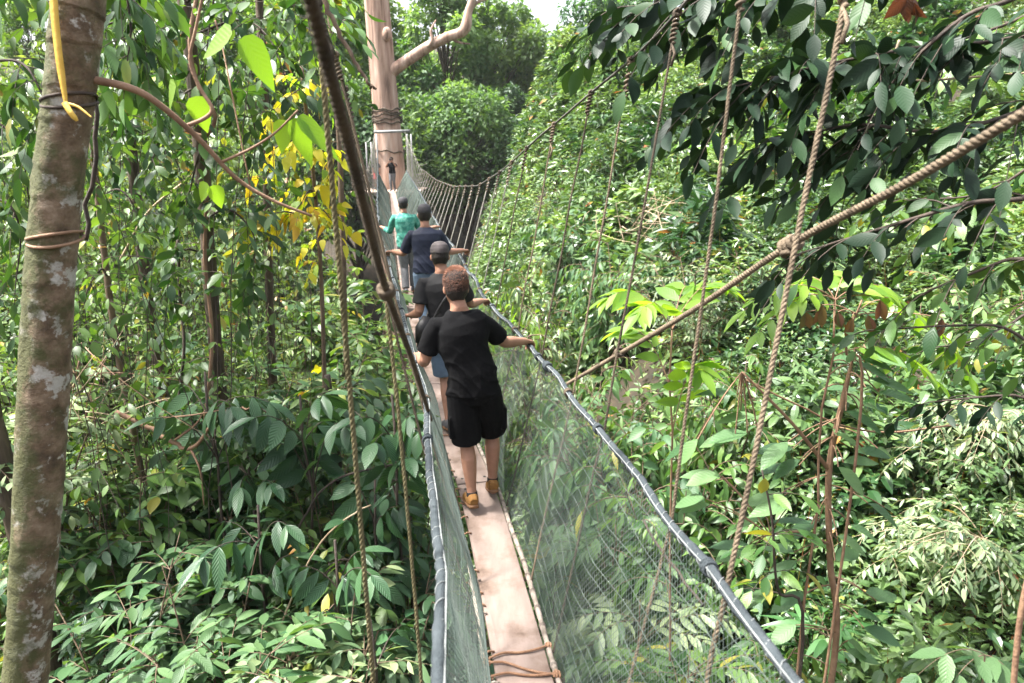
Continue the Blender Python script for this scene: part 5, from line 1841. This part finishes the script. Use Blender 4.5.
def base_joints(h=1.75, lean=(0, 0), rail=(.44, -.45, 1.03), reach=.25, spread=.11):
    """a man walking with both hands on the rails; lean = shift of the shoulders"""
    lx, ly = lean
    J = dict(pelvis=(lx * .45, ly * .3, .95), chest=(lx * .85, ly * .8, 1.28), neck=(lx, ly, 1.475), head=(lx * 1.1, ly + .03, 1.625),
             shR=(.172 + lx, ly, 1.395), shL=(-.172 + lx, ly, 1.395),
             hipR=(.085 + lx * .4, ly * .3, .90), hipL=(-.085 + lx * .4, ly * .3, .90),
             knR=(.085, .10, .50), knL=(-.075, .03, .49), anR=(.075, .06, .105), anL=(-.07, -.14, .105),
             toR=(.09, .20, .035), toL=(-.085, .0, .035))
    rR, rL, zr = rail
    for sg, k, rx in ((1, 'R', rR), (-1, 'L', -rL)):
        el = np.array([sg * (.262 + .10 * max(0, rx - .42)) + lx * .8, ly + .02 + reach * .5, 1.145])
        wr = np.array([sg * (rx - .035), 0, zr + .06])
        dx, dz = wr[0] - el[0], wr[2] - el[2]
        wr[1] = el[1] + math.sqrt(max(.262 ** 2 - dx * dx - dz * dz, .0025))
        J['el' + k], J['wr' + k] = el, wr
        J['hd' + k] = wr + np.array([sg * .045, .07, -.012])
    J['palmR'] = (.2, .1, -1)
    J['palmL'] = (-.2, .1, -1)
    J['thR'] = (-.3, 1, 0)
    J['thL'] = (.3, 1, 0)
    J['curl'] = np.array(1.15)
    return {k: np.asarray(v, float) for k, v in J.items()}


def heading(y):
    return math.atan2(-(pathx(y + .4) - pathx(y - .4)), .8)


def on_deck(y):
    return (float(pathx(y)), y, float(deckz(y)) + .001)


def raildef(y):
    z = float(deckz(y))
    return (float(offr(y)), -float(offl(y)), float(railz(y + .2)) - z)


# 1 the man in black, closest
y = 4.74
J = base_joints(1.75, (-.15, .03), raildef(y), .27)
J['anR'] = np.array([.085, .12, .135]); J['toR'] = np.array([.095, .26, .045]); J['knR'] = np.array([.09, .16, .53])
J['anL'] = np.array([-.085, -.02, .105]); J['toL'] = np.array([-.095, .12, .035]); J['knL'] = np.array([-.11, .05, .50])
J['hrot'] = np.array([-.12, 0, .12])
J['shR'] = np.array([.012, .03, 1.39]); J['shL'] = np.array([-.312, .03, 1.385])
J['elR'] = np.array([.185, .20, 1.19]); J['wrR'] = np.array([.385, .40, 1.135]); J['hdR'] = np.array([.43, .475, 1.105])
J['elL'] = np.array([-.39, .08, 1.11]); J['wrL'] = np.array([-.41, .33, 1.09]); J['hdL'] = np.array([-.43, .41, 1.07])
person('person in black t-shirt, black cargo shorts and tan shoes, bare headed with coppery curly hair', on_deck(y), heading(y), J,
       dict(shirt='black', legs='blackshorts', shoe='shoe', sock=True, hair='hair', leg=.95, pocket=True, hem=.06, sleeve=.72), .0048, 1.0)
# 2 the man with the shoulder bag
y = 6.3
rd = raildef(y)
J = base_joints(1.72, (-.08, .05), (rd[0] - .06, rd[1] - .0, rd[2]), .26)
J['elL'] = np.array([-.30, .0, 1.13]); J['wrL'] = np.array([-.36, .22, 1.06]); J['hdL'] = np.array([-.40, .28, 1.05])
J['hrot'] = np.array([-.15, 0, -.05])
p2 = on_deck(y)
p2 = (p2[0] + .01, p2[1], p2[2])
person('person in charcoal t-shirt and dark grey cap directly behind the navy shirted man', p2, heading(y), J,
       dict(shirt='grey', legs='denim', cap='capgrey', leg=.9, hem=.02, brim=1), .006, .985)
# 3 the man in navy
y = 9.2
J = base_joints(1.8, (-.02, .06), raildef(y), .20)
q9 = on_deck(y)
person('person in navy t-shirt and faded jeans with dark cap, both hands on the rails', (q9[0] + .05, q9[1], q9[2]), heading(y), J,
       dict(shirt='navy', legs='denim', cap='capdark', leg=2, hem=.02, sleeve=.85), .007, 1.04)
# 4 the one in teal
y = 12.6
J = base_joints(1.72, (-.05, .04), raildef(y), .16)
person('person in teal patterned shirt and dark cap ahead of the navy shirted man', on_deck(y), heading(y), J,
       dict(shirt='teal', legs='pants', cap='capdark', leg=2, sleeve=1.5, hem=.08), .007, .97)
# 5 the photographer at the far end, facing back
fx, fy = U(393, 190, 39.3)[:2]
J = base_joints(1.7, (0, .02), (.3, -.3, 1.0), .2)
for s, k in ((1, 'R'), (-1, 'L')):
    J['el' + k] = np.array([s * .30, .16, 1.24]); J['wr' + k] = np.array([s * .11, .24, 1.52]); J['hd' + k] = np.array([s * .05, .23, 1.60])
    J['palm' + k] = np.array([-s, 0, .2])
person('person in black t-shirt and grey trousers holding a camera up at the giant trunk', (fx, fy, -2.195), math.pi - .12, J,
       dict(shirt='black', legs='pants', leg=2), .008)
cm = thing('camera', 'small black camera held up to the face by the person at the far end', 'camera', (fx, fy, -2.195), math.pi - .12)
b = MB(); b.box((0, .235, 1.625), (.13, .06, .085)); b.box((0, .235, 1.675), (.05, .05, .03)); part('body', b, M['leather'], cm, False)
b = MB(); b.tube([(0, .265, 1.62), (0, .34, 1.62)], [.036, .034], 14); part('lens', b, M['leather'], cm)
# 6 the one in red shorts on the platform, left of the trunk
qx, qy = U(378, 196, 40.6)[:2]
J = base_joints(1.65, (0, 0), (.22, -.22, .8), .05)
person('person in dark top and red shorts standing on the platform left of the giant trunk', (qx, qy, -2.195), 2.6, J,
       dict(shirt='grey', legs='red', leg=.8, cap='capdark'), .009, .97)
# the bag of person 2: on the left hip
bg = thing('shoulder_bag', 'black shoulder bag hanging at the left hip of the person in charcoal t-shirt', 'bag', p2, heading(6.3))
b = MB()
loft(b, [((-.24, -.07, .80), .13, .05, (.35, 1, 0)), ((-.245, -.07, .84), .15, .065, (.35, 1, 0)), ((-.235, -.06, .98), .15, .065, (.35, 1, 0)), ((-.225, -.05, 1.04), .13, .04, (.35, 1, 0))], (.35, 1, 0), 18, 4)
part('pouch', b, M['leather'], bg)
b = MB()
loft(b, [((-.275, -.10, .88), .145, .05, (.35, 1, 0)), ((-.265, -.09, .99), .152, .062, (.35, 1, 0)), ((-.23, -.06, 1.052), .137, .045, (.35, 1, 0))], (.35, 1, 0), 16, 4)
part('flap', b, M['leather'], bg)
b = MB()
sp_ = spline([(-.23, .06, 1.03), (-.16, .165, 1.15), (.02, .185, 1.30), (.125, .10, 1.445), (.13, .02, 1.475), (.09, -.09, 1.40), (-.08, -.125, 1.25), (-.20, -.14, 1.05)], 40)
b.tube(sp_, .012, 6)
part('strap', b, M['leather'], bg)

# ------------------------------------------------------------------ near tree at the left
nb_ = U(22, 720, 3.0)
nz = float(ground(nb_[0] - .8, 3.0))
nt_ = thing('mottled_tree', 'mottled slender tree trunk with moss, lichen and one bare brown branch at the left', 'tree', (nb_[0] - .6, 3.0, nz))
o3 = np.array([nb_[0] - .6, 3.0, nz])
NT = 520
pth = spline([(nb_[0] - .6, 3.0, nz - .3), U(12, 800, 3.0), U(25, 683, 3.0), U(38, 500, 3.0), U(52, 250, 3.0), U(73, 60, 3.0), U(82, -60, 3.0), U(95, -300, 3.0), U(108, -520, 3.0)], NT) - o3
mb = MB()
g = np.linspace(0, 1, NT)
rr = np.interp(g, [0, .3, .6, 1], [.115, .098, .092, .08])
rg = np.random.default_rng(8)
SD = 44
mb.tube(pth, rr, SD, True)
vv = mb.v[0]
nn_ = NT * SD
ct = np.repeat(pth, SD, 0)
rel = vv[:nn_] - ct
ang = np.tile(np.arange(SD) * 2 * math.pi / SD, NT)
zz = ct[:, 2]
w = 1 + .035 * np.sin(ang * 2 + zz * 3) + .025 * np.sin(ang * 5 - zz * 7) * np.sin(zz * 9)
# ring scars: a lip every hand's breadth, each starting at its own side
ph = rg.uniform(0, 6.28, 90)
ringz = np.cumsum(rg.uniform(.07, .20, 90)) - .3
for k in range(90):
    dz = zz - ringz[k] - .02 * np.sin(ang * 1 + ph[k])
    env = np.clip(.55 + .6 * np.cos(ang - ph[k]), 0, 1)
    w += env * (.055 * np.exp(-np.clip(dz, 0, 9) / .035) * (dz > 0) - .03 * np.exp(-np.clip(-dz, 0, 9) / .012) * (dz <= 0))
# knobs
for k in range(70):
    a0, z0 = rg.uniform(0, 6.28), rg.uniform(0, zz.max())
    da = np.angle(np.exp(1j * (ang - a0)))
    w += rg.uniform(-.05, .08) * np.exp(-(da / .35) ** 2 - ((zz - z0) / .035) ** 2)
w += rg.normal(0, .006, nn_)
mb.at[0][:nn_, 2] = np.clip(.40 - 3.6 * rel[:, 0] + np.repeat(np.interp(pth[:, 2], [pth[:, 2].min(), pth[:, 2].max()], [.35, -.45]), SD), 0, 1)
mb.v[0][:nn_] = ct + rel * w[:, None]
part('trunk', mb, M['nearbark'], nt_)
mb = MB()
br = spline([U(84, 78, 3.0), U(130, 88, 3.05), U(160, 105, 3.1), U(200, 140, 3.2), U(236, 178, 3.3), U(272, 200, 3.35), U(312, 216, 3.4)], 40) - o3
mb.tube(br, np.linspace(.017, .006, 40), 7)
b2 = spline([U(222, 162, 3.26), U(252, 148, 3.3), U(276, 132, 3.3), U(298, 110, 3.3)], 20) - o3
mb.tube(b2, np.linspace(.008, .004, 20), 6)
b4 = spline([U(186, 126, 3.18), U(205, 118, 3.2), U(212, 108, 3.2), U(200, 88, 3.2), U(190, 60, 3.2), U(196, 28, 3.2), U(204, -10, 3.2)], 26) - o3
mb.tube(b4, np.linspace(.010, .006, 26), 6)
b5 = spline([U(250, 186, 3.33), U(232, 95, 3.4), U(222, 45, 3.5), U(215, 20, 3.5)], 14) - o3
mb.tube(b5, .004, 5)
bo = part('branch', mb, M['twigred'], nt_)
lb = MB()
rg = np.random.default_rng(21)
for (px, py, yy, dx, dy, L, Wd) in ((176, 86, 3.25, -.25, -.25, .14, .095), (196, 96, 3.25, .1, -1, .12, .075), (232, 34, 3.3, -.5, -.2, .17, .11), (244, 36, 3.35, .4, -.9, .19, .09), (214, 185, 3.3, .1, -1, .085, .055), (207, 183, 3.3, -.5, -.8, .08, .05), (294, 118, 3.3, .25, -1, .17, .07), (298, 116, 3.3, .6, -.7, .20, .06), (285, 120, 3.3, -.3, -1, .12, .07)):
    leaves(lb, [U(px, py, yy) - o3], [[dx, .25, dy]], [[.1, -.8, .6]], [L * 1.35], [Wd * 1.35], T_HEART, [rg.uniform(.3, .8)], .1)
part('leaf', lb, M['lime'], nt_).name = 'foliage'
# cords round the trunk
for py, t_, nm in ((104, 1.0, 'dark_cord'), (240, .8, 'vine_ring'), (330, .0, '')):
    if not nm:
        continue
    c = U({104: 70, 240: 56}[py], py, 3.0)
    mb = MB()
    for q in range(2):
        a = np.linspace(0, 2 * math.pi, 36)
        rad = .098 if py == 104 else .102
        mb.tube(np.stack([c[0] + rad * np.cos(a), c[1] + rad * np.sin(a), c[2] + .02 * q + .018 * np.sin(a + q * 2)], -1), .007, 6)
    o = link('cord' if py == 104 else 'vine', mb.mesh('cord'), M['twigdark'] if py == 104 else M['twigred'])
    tag(o, 'dark cord tied round the mottled trunk at the foot of the yellow strap' if py == 104 else 'thin brown vine ringed round the mottled trunk below the dark cord', 'cord' if py == 104 else 'vine')
ys = thing('yellow_strap', 'yellow strap hanging down the front of the mottled trunk to a dark cord', 'strap', U(66, 105, 2.872))
o3 = U(66, 105, 2.872)
def strip(pts, wd, wv):
    mb = MB()
    p = spline(pts, 24) - o3
    wv = nrm(wv)
    th = np.array([0, -.0025, 0])
    wds = np.interp(np.linspace(0, 1, 24), [0, .8, 1], [1, .9, .45])[:, None] * wd
    L_, Rr = p - wv * wds / 2, p + wv * wds / 2
    rows = np.stack([L_, Rr, Rr - th, L_ - th], 1)
    i, j = np.meshgrid(np.arange(23), np.arange(4), indexing='ij')
    mb.add(rows.reshape(-1, 3), None, np.stack([i * 4 + j, i * 4 + (j + 1) % 4, (i + 1) * 4 + (j + 1) % 4, (i + 1) * 4 + j], -1).reshape(-1, 4))
    return mb
part('band', strip([U(52, -90, 2.872), U(53, -10, 2.872), U(58, 50, 2.872), U(66, 105, 2.872)], .028, (1, .2, 0)), M['yellowstrap'], ys)
part('tail', strip([U(64, 102, 2.866), U(70, 112, 2.855), U(77, 121, 2.862)], .022, (1, .2, .4)), M['yellowstrap'], ys)
part('tail', strip([U(66, 103, 2.872), U(78, 107, 2.862), U(91, 117, 2.85)], .010, (.3, 0, 1)), M['yellowstrap'], ys)
# ------------------------------------------------------------------ light, sky, camera
SUN_EL, SUN_AZ = R_(62), R_(-92)       # azimuth from straight ahead, negative = left
w = bpy.data.worlds.new('World')
SC.world = w
w.use_nodes = True
nt = w.node_tree
bgn = nt.nodes['Background']
sky = nt.nodes.new('ShaderNodeTexSky')
sky.sky_type = 'NISHITA'
sky.sun_disc = False
sky.sun_elevation = SUN_EL
sky.sun_rotation = SUN_AZ
sky.dust_density = 6.0
sky.air_density = 1.0
sky.ozone_density = 1.0
hs = nt.nodes.new('ShaderNodeHueSaturation')      # hazy white tropical sky
hs.inputs['Saturation'].default_value = .4
nt.links.new(sky.outputs[0], hs.inputs['Color'])
nt.links.new(hs.outputs[0], bgn.inputs[0])
bgn.inputs[1].default_value = .14
sl = bpy.data.lights.new('sun', 'SUN')
sl.energy = 4.3
sl.angle = R_(5)
sl.color = (1, .97, .92)
so = bpy.data.objects.new('sun', sl)
COL.objects.link(so)
d = Vector((math.sin(SUN_AZ) * math.cos(SUN_EL), math.cos(SUN_AZ) * math.cos(SUN_EL), math.sin(SUN_EL)))
so.rotation_euler = d.to_track_quat('Z', 'Y').to_euler()
cam = bpy.data.cameras.new('camera')
cam.sensor_width = 36
cam.lens = 36 * FPX / 1024
cam.clip_start = .05
cam.clip_end = 2000
cam.dof.use_dof = True
cam.dof.focus_distance = 5.2
cam.dof.aperture_fstop = 3.2
co = bpy.data.objects.new('camera', cam)
COL.objects.link(co)
co.rotation_euler = (math.pi / 2 - TH, 0, 0)
SC.camera = co
SC.view_settings.view_transform = 'Standard'
SC.view_settings.look = 'None'
SC.view_settings.exposure = 2.12
SC.view_settings.gamma = 1
SC.cycles.max_bounces = 6
SC.cycles.diffuse_bounces = 3
SC.cycles.glossy_bounces = 2
SC.cycles.transmission_bounces = 4
SC.cycles.transparent_max_bounces = 4
SC.cycles.caustics_reflective = False
SC.cycles.caustics_refractive = False
SC.cycles.use_denoising = True
SC.cycles.sample_clamp_indirect = 6

# the moist air of the valley
hz = MB()
hz.box((0, 55, 10), (330, 230, 64))
hm, hnt, hout = new_mat('moist_air')
pv = hnt.nodes.new('ShaderNodeVolumePrincipled')
pv.inputs['Color'].default_value = (.95, .97, 1, 1)
pv.inputs['Density'].default_value = .0002
hnt.links.new(pv.outputs[0], hout.inputs['Volume'])
ho = link('haze', hz.mesh('haze', False), hm)
tag(ho, kind='stuff')
